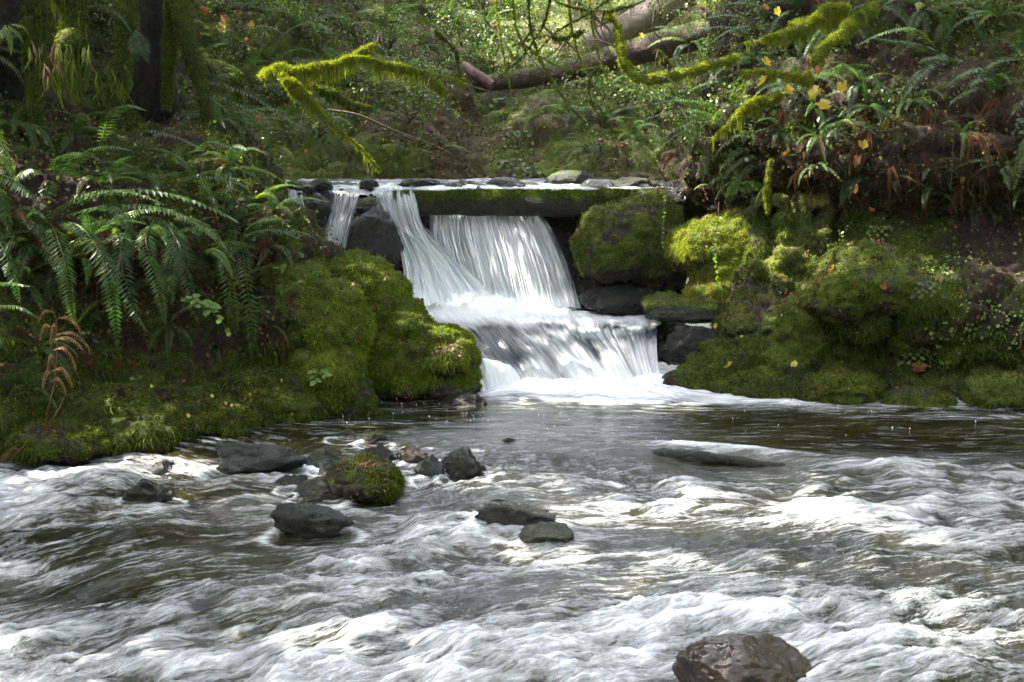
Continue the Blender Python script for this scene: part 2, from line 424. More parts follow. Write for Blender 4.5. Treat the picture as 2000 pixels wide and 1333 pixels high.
add_solid(V, F); RB = (V, F, moss)

# ---- hillside behind the falls
us = [150, 400, 560, 700, 830, 950, 1080, 1220, 1360, 1550]
B_rows = [
 [(u, 480, y) for u, y in zip(us, (14.8,14.8,14.9,15.2,15.6,15.9,15.9,15.6,15.3,15.2))],
 [(u, v, y) for u, v, y in zip(us, (355,352,350,352,356,358,352,352,352,352), (15,15.0,15.1,15.4,15.8,16.1,16.1,15.9,15.6,15.6))],
 [(u, v, y) for u, v, y in zip(us, (300,290,280,280,290,310,300,300,300,300), (15.6,15.6,15.7,15.9,16.3,17.0,16.6,16.6,16.4,16.4))],
 [(u, v, y) for u, v, y in zip(us, (220,215,210,200,205,235,215,215,215,215), (16.6,16.6,16.7,17.0,17.6,19.2,17.5,18.4,18.6,18.8))],
 [(u, v, y) for u, v, y in zip(us, (130,125,120,110,110,150,150,140,130,120), (16.8,16.8,17.0,17.9,19.4,21,20,20.6,20,19.5))],
 [(u, v, y) for u, v, y in zip(us, (0,0,0,0,0,0,0,0,0,0), (17.8,17.8,18.2,20,22.4,24,24,23,21.5,20.5))],
 [(u, v, y) for u, v, y in zip(us, (-160,)*10, (20,20,20.8,23,26,27.5,28,26.5,24.5,23))],
 [(u, v, y) for u, v, y in zip(us, (-290,)*10, (23,23,24,27,31,32,33,31,28,26))]]
NU, NV = 270, 240
V = ctrl_sheet(px_rows(B_rows), NU, NV); F = grid_faces(NU, NV)
Nn = facing(V, normals(V, F))
V = V + Nn * ((billow(V * 0.8, 2, 23) - 0.5) * 0.6 + (billow(V * 2.7, 3, 29) - 0.5) * 0.2 + fbm(V * 12, 3, 5) * 0.02)[:, None]
uu = 1000 + FPX * V[:, 0] / (V[:, 1] * cp)
gully = np.exp(-((uu - (905 + (V[:, 1] - 15.5) * -2)) / 45.0) ** 2) * sstep(20.5, 19, V[:, 1])
moss = 0.62 + 0.9 * (billow(V * 1.6, 2, 35) - 0.55) + 0.3 * fbm(V * 0.8, 3, 49) - 0.9 * gully
hill = link('hillside', mesh_np('hillside', V, F, M_hill, True, {'moss': moss}), kind='structure')
add_solid(V, F); HB = (V, F, moss)

# ---- stream bed under everything (one big ground sheet)
xs = np.linspace(-40, 40, 60); ys = np.linspace(-12, 60, 60)
X, Y = np.meshgrid(xs, ys); Zb = -0.5 + 0.08 * fbm(np.stack([X.ravel(), Y.ravel(), 0 * X.ravel()], 1), 3).reshape(X.shape)
V = np.stack([X.ravel(), Y.ravel(), Zb.ravel()], 1); F = grid_faces(60, 60)
link('stream_bed', mesh_np('stream_bed', V, F, M_rockw, True), kind='structure')
# forest floor left and right beyond the picture
def far_side(name, x0, x1):
    xs = np.linspace(x0, x1, 40); ys = np.linspace(-8, 45, 80)
    X, Y = np.meshgrid(xs, ys)
    ax = np.abs(X)
    Z = -0.3 + np.clip((ax - (5.2 + 0.0 * Y)) * 1.0, 0, 13) + 0.0  # raised high to keep low sky light out from the sides
    P = np.stack([X.ravel(), Y.ravel(), Z.ravel()], 1)
    P[:, 2] += fbm(P * 0.7, 3) * 0.25
    V = P; F = grid_faces(40, 80)
    link(name, mesh_np(name, V, F, M_hill, True, {'moss': np.full(len(V), 0.6)}), kind='structure')
far_side('left_slope', -22, -4.9); far_side('right_slope', 4.9, 22)
xs = np.linspace(-26, 26, 60); ys = np.linspace(-30, -4, 50)       # unseen slope added behind the camera to cut off low sky light
X, Y = np.meshgrid(xs, ys); P = np.stack([X.ravel(), Y.ravel(), np.clip((-7 - Y.ravel()) * 1.1, -.6, 14)], 1); P[:, 2] += .4 * fbm(P * .6, 3)
link('rear_shade_slope', mesh_np('rear_shade_slope', P, grid_faces(60, 50), M_hill, True, {'moss': np.full(len(P), .6)}), kind='structure')

# ================================================================== boulders
def uv_sphere(nu, nv):
    th = np.linspace(0, 2 * math.pi, nu, endpoint=False); ph = np.linspace(0.02, math.pi - 0.02, nv)
    PHI, TH = np.meshgrid(ph, th, indexing='ij')
    V = np.stack([np.sin(PHI) * np.cos(TH), np.sin(PHI) * np.sin(TH), np.cos(PHI)], 2).reshape(-1, 3)
    F = grid_faces(nu, nv, True)[:, ::-1]
    return V, F
def rock(name, u0, u1, v0, v1, Y, label, mat, depth=1.0, seed=0, cuts=4, rough=0.12, tilt=0.0, cat='rock', group=None, res=48, yaw=0.0, sink=0.0, solid=True, cut=0.72, lump=0.25):
    """river stone seen between photo columns u0..u1 and rows v0..v1 at distance Y"""
    S, F = uv_sphere(res, res * 2 // 3)
    rs = np.random.default_rng(seed + 100)
    V = S * (1 + lump * 0.6 * fbm(S * 0.9 + seed * 3.7, 2, seed))[:, None]
    for k in range(cuts):                       # flat broken faces
        d = rs.normal(0, 1, 3); d /= np.linalg.norm(d); h = cut + rs.uniform(-0.08, 0.15)
        s = V @ d; over = np.maximum(s - h, 0); V = V - d * (over * 0.97)[:, None]
    V = V + S * (rough * (0.6 * fbm(S * 3.1 + seed, 4, seed + 5, .55) + .8 * (billow(S * 2.2 + seed, 3, seed + 6) - .5)))[:, None]
    a = rad(tilt); R = np.array([[math.cos(a), 0, math.sin(a)], [0, 1, 0], [-math.sin(a), 0, math.cos(a)]])
    mn, mx = V.min(0), V.max(0); V = (V - (mn + mx) / 2) / ((mx - mn) / 2)
    c0, c1 = PX(u0, (v0 + v1) / 2, Y), PX(u1, (v0 + v1) / 2, Y)
    zt, zb = PX((u0 + u1) / 2, v0, Y)[2], PX((u0 + u1) / 2, v1, Y)[2] - sink
    hw, hh = (c1[0] - c0[0]) / 2, (zt - zb) / 2
    V = V @ R.T; V /= np.abs(V).max(0)
    V = V * np.array((hw, hw * depth, hh))
    C = np.array(((c0[0] + c1[0]) / 2, Y, (zt + zb) / 2))
    o = link(name, mesh_np(name, V, F, mat, True), label=label, cat=cat, group=group, loc=C)
    if solid: add_solid(V + C, F)
    return o, V, F, C
def blob(name, ells, label, mat, voxel=0.025, disp=0.05, seed=0, cat='boulder', group=None, mossn=0, mossmat=None, mosslow=None, fine=0.012, base_moss=0.75):
    """mossy mass: union of ellipsoids (u, v, Y, half-width px, half-height px, half-depth m), remeshed and made lumpy"""
    VV, FF, off = [], [], 0
    for (u, v, Y, a, b, d) in ells:
        S, F = uv_sphere(24, 16)
        V = S * np.array((a * pxm(Y), d, b * pxm(Y))) + PX(u, v, Y)
        k = len(V); V = np.concatenate([V, [V[:24].mean(0)], [V[-24:].mean(0)]])
        j = np.arange(24); j2 = (j + 1) % 24
        VV.append(V); FF += (F + off).tolist()
        FF += [[off + k, off + int(a_), off + int(b_)] for a_, b_ in zip(j, j2)]
        FF += [[off + k + 1, off + k - 24 + int(b_), off + k - 24 + int(a_)] for a_, b_ in zip(j, j2)]
        off += len(V)
    VV = np.concatenate(VV)
    tm = bpy.data.meshes.new('tmp'); tm.from_pydata(VV.tolist(), [], FF); tm.update()
    to = bpy.data.objects.new('tmp', tm); COL.objects.link(to)
    md = to.modifiers.new('r', 'REMESH'); md.mode = 'VOXEL'; md.voxel_size = voxel
    sm = to.modifiers.new('s', 'SMOOTH'); sm.iterations = 6; sm.factor = 0.6
    dg = bpy.context.evaluated_depsgraph_get(); ev = to.evaluated_get(dg); em = ev.to_mesh()
    V = np.empty(len(em.vertices) * 3, np.float32); em.vertices.foreach_get('co', V); V = V.reshape(-1, 3).astype(float)
    F = np.empty(len(em.polygons) * 4, np.int32); 
    quads = all(len(p.vertices) == 4 for p in em.polygons) if len(em.polygons) < 200 else len(em.loops) == 4 * len(em.polygons)
    lv = np.empty(len(em.loops), np.int32); em.loops.foreach_get('vertex_index', lv); F = lv.reshape(-1, 4)
    ev.to_mesh_clear(); bpy.data.objects.remove(to); bpy.data.meshes.remove(tm)
    Nn = normals(V, F)
    if ((V - V.mean(0)) * Nn).sum() < 0: F = F[:, ::-1]; Nn = -Nn
    V = V + Nn * ((billow(V * 3.0 + seed, 3, seed) - 0.5) * disp * 2.2 + (billow(V * 6.5 + seed, 2, seed + 3) - .5) * .085 + (billow(V * 17 + seed, 3, seed + 8) - .5) * .035 + fbm(V * 28, 2, seed + 9) * fine)[:, None]
    C = V.mean(0); C[2] = V[:, 2].min()
    moss = np.full(len(V), base_moss) + 0.7 * (billow(V * 3.1, 2, seed + 31) - 0.55) + 0.3 * fbm(V * 1.7, 2, seed)
    if mosslow is not None:
        moss -= 0.9 * sstep(mosslow + 0.06, mosslow - 0.06, V[:, 2] + 0.05 * fbm(V * 5, 2, 3)) 
    Nn = normals(V, F)
    moss -= 0.5 * sstep(-0.25, -0.7, Nn[:, 2])
    o = link(name, mesh_np(name, V - C, F, mat, True, {'moss': moss}), label=label, cat=cat, group=group, loc=C)
    add_solid(V, F)
    if mossn:
        w = sstep(0.35, 0.6, moss)
        moss_on(V - C, F, mossn, np.random.default_rng(seed), 'moss', o, mossmat, weight=w * (.35 + sstep(-.3, .5, fbm(V * 6, 2, 5))), view=False)
        rl = np.random.default_rng(seed + 77); cl_ = sstep(.1, .7, fbm(V * 4.5, 2, seed + 51))
        moss_on(V - C, F, mossn // 7, rl, 'hanging_moss', o, mossmat, .055, .0035, w * cl_ * sstep(.75, .2, Nn[:, 2]), droop=1.6, spread=.5, view=False)
        P_, N_ = tri_sample(V - C, F, mossn // 45, rl, sstep(.2, .8, fbm(V * 2.6, 3, seed + 61)) * sstep(0, .6, Nn[:, 2]) + .04)
        A_, B_, t_ = leaf_quads(P_ + N_ * .015, N_, .03, .009, rl, .5)
        link('leaf_litter', mesh_np('leaf_litter', A_, B_, M_litter, False, {'tint': t_}), o, 'stuff')
    return o, V, F, moss
M_bould = mat_ground('mossy_boulder', ((0.02, 0.03, 0.003), (0.062, 0.085, 0.006), (0.14, 0.155, 0.010)), ((0.008, 0.007, 0.006), (0.022, 0.018, 0.014), (0.06, 0.045, 0.03)), 0.5)

# front-left mossy boulder mass beside the falls
blob('mossy_boulder', [(690,560,11.1,80,66,.38),(690,532,11.2,55,38,.35),(752,590,11.05,50,52,.3),(620,528,11.2,60,44,.3)],
     'bright green mossy boulder crest left of the waterfall, under the dark wet rock', M_bould, .030, .05, 2, mossn=30000, mossmat=M_mossb_lit, base_moss=.98)
blob('mossy_boulder', [(835,700,10.95,95,75,.36),(770,665,11.0,70,60,.34),(870,690,10.9,60,60,.3),(745,720,10.95,60,70,.3),(790,640,10.98,52,52,.32),(800,745,10.85,50,35,.28),(870,745,10.95,75,45,.32),(760,620,11.05,70,45,.3)],
     'large lumpy mossy boulder with dark wet foot at the left of the lower fall', M_bould, .030, .06, 4, mossn=42000, mossmat=M_mossb_lit, base_moss=.98, mosslow=0.10)
blob('mossy_boulder', [(650,650,10.45,75,110,.35),(640,730,10.35,70,85,.35),(600,600,10.5,70,80,.35),(560,560,10.7,70,80,.3)],
     'tall rounded mossy mound on the left bank with brown fern litter on its face', M_bould, .030, .05, 6, mossn=36000, mossmat=M_mossb_lit, base_moss=.85, cat='mound')
# right side
blob('mossy_boulder', [(1215,470,13.0,92,78,.5),(1260,440,13.2,75,70,.5),(1190,500,12.95,65,50,.4),(1290,500,13.0,60,70,.4)],
     'big round dull green mossy boulder at the right end of the log', M_bould, .030, .035, 8, mossn=26000, base_moss=.65)
rock('wet_rock', 1130, 1300, 555, 625, 12.75, 'dark wet boulder below the round mossy boulder at the foot of the upper fall', M_rockw, .7, 3, 4, .15, cat='boulder')
blob('mossy_boulder', [(1385,480,12.45,80,55,.4),(1420,530,12.4,70,60,.4),(1350,490,12.5,50,40,.35),(1440,470,12.5,45,60,.4),(1400,575,12.3,65,30,.35)],
     'sunlit yellow green mossy boulder with a vine of leaves, right of the falls', M_bould, .030, .04, 10, mossn=30000, mossmat=M_mossy_lit, base_moss=.8)
blob('mossy_ledge', [(1350,602,12.1,75,16,.3),(1400,585,12.2,60,16,.3),(1300,600,12.3,40,22,.3)], 'thin mossy rock ledge jutting over the lower fall on its right', M_bould, .02, .02, 12, mossn=5000, cat='ledge', mosslow=.50)
rock('wet_slab', 1255, 1420, 596, 632, 11.95, 'dark wet rock slab above the right end of the lower fall', M_rockw, .6, 13, 5, .1, tilt=-14, cat='rock slab')
rock('wet_slab', 1275, 1420, 632, 720, 11.75, 'glistening black rock face beside the right edge of the lower fall', M_rockw, .5, 14, 6, .2, tilt=-20, cat='rock slab')
rock('wet_rock', 1290, 1425, 715, 775, 11.35, 'smooth blue grey wet rock at the water line right of the lower fall', M_rockw, .6, 15, 5, .1, tilt=-10)
blob('mossy_boulder', [(1700,560,11.0,120,45,.38),(1640,580,10.95,75,42,.34),(1770,585,11.0,95,34,.36),(1690,520,11.2,90,45,.4)],
     'overhanging mossy hump in the middle of the right bank with a sunlit orange leaf', M_bould, .030, .06, 16, mossn=26000, cat='mound', base_moss=.8)
blob('mossy_boulder', [(1560,660,11.15,45,90,.3),(1530,720,11.1,60,60,.3),(1590,600,11.25,40,60,.3)],
     'sloping mossy root buttress on the right bank left of the overhanging hump', M_bould, .030, .06, 18, mossn=18000, cat='mound', base_moss=.7)
cols_ = []
rc = np.random.default_rng(4)
for u0, y0, w in ((1530, 12.1, 20), (1568, 12.2, 28), (1612, 12.2, 18), (1478, 12.2, 22)):
    for k in range(13):
        v_ = 400 + k * 20; t_ = k / 12
        cols_.append((u0 - 34 * t_ ** 2 + rc.normal(0, 4), v_, y0 - .62 * t_ ** 1.6 + rc.normal(0, .03), w * (.75 + .9 * t_ ** 1.5) * rc.uniform(.8, 1.2), 22, w * pxm(12) * (1 + t_)))
blob('mossy_root_mass', cols_, 'dark mossy root columns flaring down out of the hollow right of the sunlit boulder', M_bould, .030, .035, 21, mossn=22000, cat='roots', base_moss=.6)
for k, (u, v, a, b, y, lab) in enumerate([(1790,790,75,30,10.65,'low mossy rock at the water edge below the pale leaf on the right bank'),
        (1950,770,70,35,10.6,'low mossy rock at the water edge by the right border'),
        (1640,760,80,35,10.75,'low mossy hummock at the foot of the right bank below its hump')]):
    blob('mossy_rock', [(u, v, y, a, b, .3)], lab, M_bould, .030, .045, 30 + k, mossn=9000, cat='rock')
for k, (u, v, a, b, y, lab) in enumerate([(110,860,110,38,9.0,'rounded mossy hummock at the water edge in the left corner of the bank'),
        (280,820,90,45,9.5,'long mossy hummock on the left shore behind the straw coloured dead frond'),
        (420,815,75,38,9.75,'mossy hummock on the left shore dotted with small yellow leaves'),
        (545,780,85,40,10.1,'mossy shelf above the water on the left shore with brown litter on top')]):
    blob('mossy_rock', [(u, v, y, a, b, .35), (u + 40, v + 10, y, a * .6, b * .7, .3)], lab, M_bould, .030, .05, 40 + k, mossn=12000, cat='hummock')

# dark rock wall under the falls
W_rows = [[(u, v, y) for u in (520, 640, 760, 880, 1000, 1120, 1240, 1340)] for v, y in ((366, 14.2), (385, 13.75), (430, 13.75), (500, 13.6), (570, 13.3), (640, 12.9), (720, 12.4))]
NU, NV = 200, 100
V = ctrl_sheet(px_rows(W_rows), NU, NV); F = grid_faces(NU, NV); Nn = facing(V, normals(V, F))
V = V + Nn * ((billow(V * np.array((2.2, 2.2, 1.2)), 3, 61) - 0.55) * 0.35 + fbm(V * 9, 3, 5) * 0.03)[:, None]
link('rock_ledge', mesh_np('rock_ledge', V, F, M_rockw, True), kind='structure'); add_solid(V, F)
rock('wet_boulder', 668, 792, 402, 540, 12.9, 'black wet boulder between the two small streams and the main fall', M_rockw, .8, 21, 3, .12, cat='boulder', sink=.2)
rock('wet_boulder', 560, 660, 376, 510, 13.35, 'dark wet boulder at the far left of the falls beside the thinnest stream', M_rockw, .7, 22, 4, .2, cat='boulder')
rock('wet_boulder', 690, 770, 384, 430, 13.3, 'small mossy wet rock splitting the streams at the top of the falls', mat_rock('mossy_wet_rock', ((0.003, 0.003, 0.003), (0.009, 0.009, 0.008), (0.03, 0.03, 0.027)), (0.2, 0.5), 6, 0.5, (0.04, 0.07, 0.01), 0.6), .8, 24, 3, .2, cat='boulder')
rock('wet_boulder', 545, 620, 352, 392, 13.9, 'low mossy wet rock at the top left corner of the falls', bpy.data.materials['mossy_wet_rock'], .8, 25, 3, .2, cat='boulder')
# rocks in the upper stream
M_mw = bpy.data.materials['mossy_wet_rock']
rock('stream_rock', 775, 872, 348, 382, 14.0, 'dark pointed rock at the lip of the falls by the left end of the log', M_rockw, .6, 51, 6, .15)
for k_, (a_, b_, c_, d_, y_, m_, l_) in enumerate([(600, 652, 348, 378, 13.95, M_mw, 'mossy wet rock on the lip above the leftmost small stream'), (700, 742, 350, 378, 13.9, M_rockw, 'dark rock poking through the water between the two stream lips'), (868, 905, 356, 376, 14.0, M_rockw, 'little black rock just behind the left part of the log'), (900, 950, 360, 378, 14.6, M_rockm, 'low wet stone far behind the log near the dirt gully'), (1120, 1190, 358, 380, 14.1, M_mw, 'low mossy stone behind the right part of the log')]):
    rock('stream_rock', a_, b_, c_, d_, y_, l_, m_, .7, 150 + k_, 6, .2)
rock('stream_rock', 948, 1030, 346, 378, 14.3, 'dark flat rock behind the middle of the log', M_rockw, .6, 52, 5, .1)
rock('stream_rock', 1000, 1060, 356, 378, 14.4, 'small mossy rock touching the flat rock behind the log', M_mw, .6, 53, 2, .1)
rock('stream_rock', 1062, 1165, 332, 382, 14.8, 'grey rounded boulder with a moss rim behind the right half of the log', M_rockm, .7, 54, 2, .1)
rock('stream_rock', 1180, 1290, 345, 395, 14.2, 'grey boulder at the right end of the log above the round mossy boulder', M_rockm, .7, 55, 3, .15)

# ---- stones in the river (photo columns, rows)
river = [
 ('long pale grey green rock, largest of the stones on the left side of the river', 405, 605, 862, 915, M_rockg, 61, 4, 12, .4),
 ('small grey stone between the long grey rock and the mossy round stone', 600, 665, 878, 908, M_rockm, 62, 3, 0, .7),
 ('dark stone with a mossy top behind the line of stones, farthest upstream', 638, 700, 840, 866, M_rockm, 63, 3, 0, .7),
 ('brownish rounded stone farthest upstream beside the mossy topped one', 695, 760, 842, 872, M_rockm, 64, 2, 0, .7),
 ('dark grey flat-topped stone just behind the round mossy stone', 695, 780, 866, 908, M_rockw, 65, 4, 5, .7),
 ('dark brown angular upright stone in the middle of the stone line', 775, 842, 868, 916, M_rockb, 66, 6, 0, .8),
 ('bluish grey triangular stone between the brown stone and the rightmost dark one', 808, 876, 890, 932, M_rockg, 67, 6, 0, .6),
 ('dark angular stone at the right end of the stone line', 860, 950, 878, 928, M_rockw, 68, 6, 14, .7),
 ('pale wet stone shining white left of the round mossy stone', 622, 672, 892, 925, M_rockg, 69, 4, 0, .8),
 ('low grey stone with moss on its left side in front of the round mossy stone', 565, 672, 932, 972, M_rockm, 71, 2, 0, .7),
 ('small black stone left of the low grey mossy one', 536, 600, 930, 956, M_rockw, 72, 3, 0, .8),
 ('dark brown stone wet with spray far left of the stone line', 232, 342, 934, 970, M_rockw, 73, 4, 0, .7),
 ('black pointed rock breaking the rapids below the stone line', 525, 690, 985, 1032, M_rockw, 74, 5, 8, .6),
 ('dark humped rock with water pouring over its left shoulder mid-river', 930, 1085, 982, 1024, M_rockw, 75, 3, 0, .6),
 ('small low black stone alone upstream of the dark angular stone', 955, 1012, 854, 874, M_rockw, 76, 3, 0, .7),
 ('low stone washed by ripples left of the long grey rock', 285, 370, 898, 922, M_rockg, 77, 2, 0, .6),
 ('dark stone at the foot of the tall mossy mound on the left shore', 690, 742, 766, 806, M_rockw, 78, 4, 0, .8),
 ('flat wet stone at the base of the lumpy mossy boulder', 860, 955, 768, 800, M_rockw, 79, 4, 0, .7),
]
for i, (lab, u0, u1, v0, v1, mat, sd, cuts, tilt, dep) in enumerate(river):
    y = PZ((u0 + u1) / 2, v1, -0.03)[1] + 0.12
    rock('river_rock', u0 - 3, u1 + 3, v0 - 2, v1 + 6, y, lab, mat, dep, sd, cuts + 4, .16, tilt=tilt, group='stones standing in the river', res=64, sink=.08, cut=.6, lump=.35)
yr = PZ(712, 962, 0)[1] + .16
blob('river_rock', [(712, 932, yr, 70, 34, .28), (735, 940, yr, 50, 26, .25), (690, 945, yr, 45, 22, .22)], 'round dark stone thickly covered in moss, front of the stone line in the river', M_bould, .014, .012, 81, cat='rock', group='stones standing in the river', mossn=7000, fine=.005, base_moss=.6)
yb = PZ(1455, 1333, -.12)[1] + .05
rock('wet_boulder', 1316, 1592, 1238, 1420, yb, 'big shiny brown wet boulder cut by the bottom edge of the picture', M_rockb, .75, 91, 5, .09, cat='boulder', res=140, cut=.72, lump=.2)
yo = PZ(1065, 1050, -.04)[1] + .1
rock('submerged_rock', 1010, 1122, 1022, 1072, yo, 'smooth olive rock just under the water, right below the dark humped rock', mat_rock('olive_wet_rock', ((0.006, 0.006, 0.002), (0.018, 0.017, 0.005), (0.04, 0.038, 0.012)), (0.1, 0.35), 6, 0.6), .7, 92, 5, .12, tilt=-12)

# ================================================================== water
def water_mat(name):
    """river: dark clear water mixed with streaky white water and a painted silver sheen; the UV map runs along the current"""
    m, nt, b = new_mat(name); n = N(nt); p = n.pos()
    out = nt.nodes['Material Output']
    uv = n('UVMap', {'uv_map': 'UVMap'}).outputs[0]
    foam = n.attr('foam')
    s1 = n.noise(n.stretch(uv, 3.2, 22, 1), 1.0, 5, 0.62, 0.4)
    s2 = n.noise(n.stretch(uv, 9, 75, 1), 1.0, 4, 0.62, 0.3)
    s3 = n.noise(n.stretch(uv, 24, 60, 1), 1.0, 3, 0.7, 0.6)
    s = n.math('ADD', n.math('ADD', n.math('MULTIPLY', s1, 0.5), n.math('MULTIPLY', s2, 0.3)), n.math('MULTIPLY', s3, 0.2))
    f0 = n.math('ADD', foam, n.maprange(s, 0.34, 0.66, -0.62, 0.62))
    f = n.math('MAXIMUM', n.maprange(f0, 0.52, 1.40, 0.0, 0.92), n.maprange(f0, 0.22, 0.95, 0.0, 0.42))  # second term paints the silver sky sheen as thin white
    deep = n.mix(n.maprange(n.noise(p, 1.3, 4), 0.35, 0.65), (0.004, 0.0038, 0.0010), (0.015, 0.0135, 0.0032))
    nt.links.new(deep, b.inputs['Base Color'])
    b.inputs['Roughness'].default_value = 0.05
    b.inputs['IOR'].default_value = 1.52
    h = n.math('ADD', s1, n.math('ADD', n.math('MULTIPLY', s2, 0.4), n.math('MULTIPLY', s3, 0.4)))
    bn = n('Bump', None, Height=h, Distance=0.035); nt.links.new(n.attr('chop'), bn.inputs['Strength'])
    nt.links.new(bn.outputs[0], b.inputs['Normal'])
    w = nt.nodes.new('ShaderNodeBsdfPrincipled'); w.inputs['Base Color'].default_value = (0.74, 0.78, 0.84, 1)
    w.inputs['Roughness'].default_value = 0.25
    nt.links.new(bn.outputs[0], w.inputs['Normal'])
    mx = n('MixShader', None, Fac=f); nt.links.new(b.outputs[0], mx.inputs[1]); nt.links.new(w.outputs[0], mx.inputs[2])
    nt.links.new(mx.outputs[0], out.inputs[0])
    return m
M_water = water_mat('river_water')

# river surface: rows spaced by distance so the near water is finest
def bump2(x, y, cx, cy, rx, ry): return np.exp(-((x - cx) / rx) ** 2 - ((y - cy) / ry) ** 2)
def river_surface():
    nv, nu = 540, 660
    yy = 1.0 / np.linspace(1 / 11.75, 1 / 4.3, nv)
    rowsx = np.linspace(-0.52, 0.52, nu)
    Y = np.repeat(yy[:, None], nu, 1); X = rowsx[None, :] * (Y + 0.6)
    x, y = X.ravel(), Y.ravel(); O = 0 * x
    P = np.stack([x, y, O], 1)
    edge = 9.35 + 0.25 * fbm(P * np.array((0.6, 0.6, 1)), 2, 4) - 0.45 * sstep(0.5, 3.5, x) + 0.5 * sstep(-0.6, -2.2, x)
    rapid = sstep(edge + 0.15, edge - 0.8, y)
    calm = sstep(0.15, 0.55, fbm(P * np.array((0.6, 1.5, 1)) + 5.2, 2, 77))
    c1 = PZ(1380, 1018, 0); c2 = PZ(400, 945, 0); c3 = PZ(1000, 955, 0)
    c4 = PZ(240, 1160, -.1); c5 = PZ(850, 1170, -.1); c6 = PZ(1750, 830, 0)
    calm = np.maximum.reduce([calm * .8, bump2(x, y, c1[0], c1[1], .9, .35), .9 * bump2(x, y, c2[0], c2[1], .7, .18), .8 * bump2(x, y, c3[0], c3[1], .6, .25)])
    calm *= sstep(5.6, 6.6, y)
    R_ = rapid * (1 - 0.8 * calm)
    near = sstep(8.6, 5.0, y)
    w = P + 0.10 * np.stack([fbm(P * 1.1, 2, 1), fbm(P * 1.1 + 9, 2, 2), O], 1)
    g = 0.22 * fbm(P * np.array((.7, .5, 1)) + 1.7, 1, 6) + 0.05 * fbm(P * 1.9 + 5, 2, 7) - .55 * sstep(9.4, 4.8, y) * x
    q = np.stack([w[:, 0] + .25 * w[:, 1], w[:, 1] + g, O], 1)
    lump = fbm(q * np.array((1.3, 2.6, 1)) + 8, 2, 23)
    r1 = 1 - np.sqrt(np.abs(vn(q * np.array((1.2, 3.2, 1)) + .3 * lump[:, None], 21)) + .002)
    r2 = 1 - np.sqrt(np.abs(vn(q * np.array((3.6, 8.0, 1)) + 3 + .4 * lump[:, None], 22)) + .002)
    f1 = fbm(q * np.array((5.5, 15, 1)), 3, 24, .6)
    f2 = fbm(q * np.array((13, 46, 1)), 3, 25, .6)
    k = 0.50 + 0.62 * near
    m1 = fbm(w * np.array((3.2, 5.0, 1)) + 2, 2, 28)
    ch = fbm(w * np.array((6.5, 10, 1)), 2, 29)
    z = R_ * k * (0.074 * lump + 0.050 * (r1 - .4) * (1 - .3 * near) + 0.036 * (r2 - .4) * (1 - .7 * near) + 0.036 * (1 - .75 * near) * m1 + 0.024 * f1 + 0.0065 * (1 - .5 * near) * f2) + R_ * (.019 - .015 * near) * ch
    z += (1 - R_) * (0.006 * fbm(q * np.array((3.0, 9, 1)), 3, 26) + 0.0010 * f2) 
    z += calm * rapid * 0.012 * lump
    z += -0.05 * sstep(edge, edge - 1.2, y) - 0.12 * sstep(8.5, 5.0, y)
    # white water
    bx = np.array([-0.35, 0.2, 1.35, 2.0, 2.8, 4.4]); by = np.array([10.98, 11.1, 11.15, 10.85, 10.72, 10.45])
    yb = np.interp(x, bx, by)
    thick = np.interp(x, [-0.4, 0.0, 1.2, 2.4, 3.6, 4.6], [0.2, 0.42, 0.50, 0.42, 0.28, 0.10]) * (1 + .35 * fbm(P * np.array((2.5, 5, 1)), 3, 91))
    fz = sstep(yb - thick * 1.5, yb - thick * 0.35, y) * sstep(-0.5, -0.15, x)
    foam = fz * 1.35 * np.interp(x, [1.3, 2.6, 4.0], [1, .8, .45])
    boil = sstep(yb - .5, yb - .05, y) * sstep(-.35, -.05, x) * sstep(1.7, 1.2, x)
    z += boil * (0.03 + 0.06 * billow(P * 7, 3, 71))
    pf = fbm(P * np.array((0.9, 1.7, 1)) + 2, 3, 88)
    dk = 1.3 * bump2(x, y, c4[0], c4[1], .6, .16) + .8 * bump2(x, y, c5[0], c5[1], .3, .1)
    crest = -.6 * dk + 0.24 * lump + 0.34 * (r1 - .45) + 0.28 * (r2 - .45) + 0.42 * f1 + .15 * m1 + .34 * pf
    fo = R_ * (0.51 + 0.05 * near + crest * (.8 - .15 * near))
    foam = np.maximum(foam, fo)
    # glints painted as thin white over the pool
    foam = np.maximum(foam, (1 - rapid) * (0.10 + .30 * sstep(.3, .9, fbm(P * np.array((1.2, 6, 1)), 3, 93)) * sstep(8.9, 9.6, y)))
    corner = sstep(6.05, 5.1, y + 0.38 * (x + 0.9) + .25 * fbm(P * 1.6, 2, 94)) * sstep(0.2, -0.7, x)
    z += 0.07 * corner * billow(P * np.array((2.4, 3.6, 1)), 3, 90)
    foam = np.maximum(foam, corner * (0.62 + .35 * fbm(P * np.array((2, 4, 1)), 3, 95)))
    # water sliding over the sunken log
    lx0, ly0 = PZ(1235, 868, 0)[:2]; lx1, ly1 = PZ(1600, 892, 0)[:2]
    t = np.clip((x - lx0) / (lx1 - lx0), 0, 1); ly = ly0 + t * (ly1 - ly0) + .04 * fbm(P * 2.5, 2, 96); on = sstep(lx0 - .15, lx0 + .35, x) * sstep(lx1 + .3, lx1 - .5, x)
    z += on * (0.040 * np.exp(-((y - ly - .04) / 0.06) ** 2) - 0.045 * sstep(ly, ly - .15, y) * sstep(ly - .9, ly - .2, y))
    foam = np.maximum(foam, on * (1.05 + .3 * f1) * np.exp(-((y - ly - .03) / 0.05) ** 2))
    foam = foam - .25 * on * np.exp(-((y - ly + .16) / 0.07) ** 2)
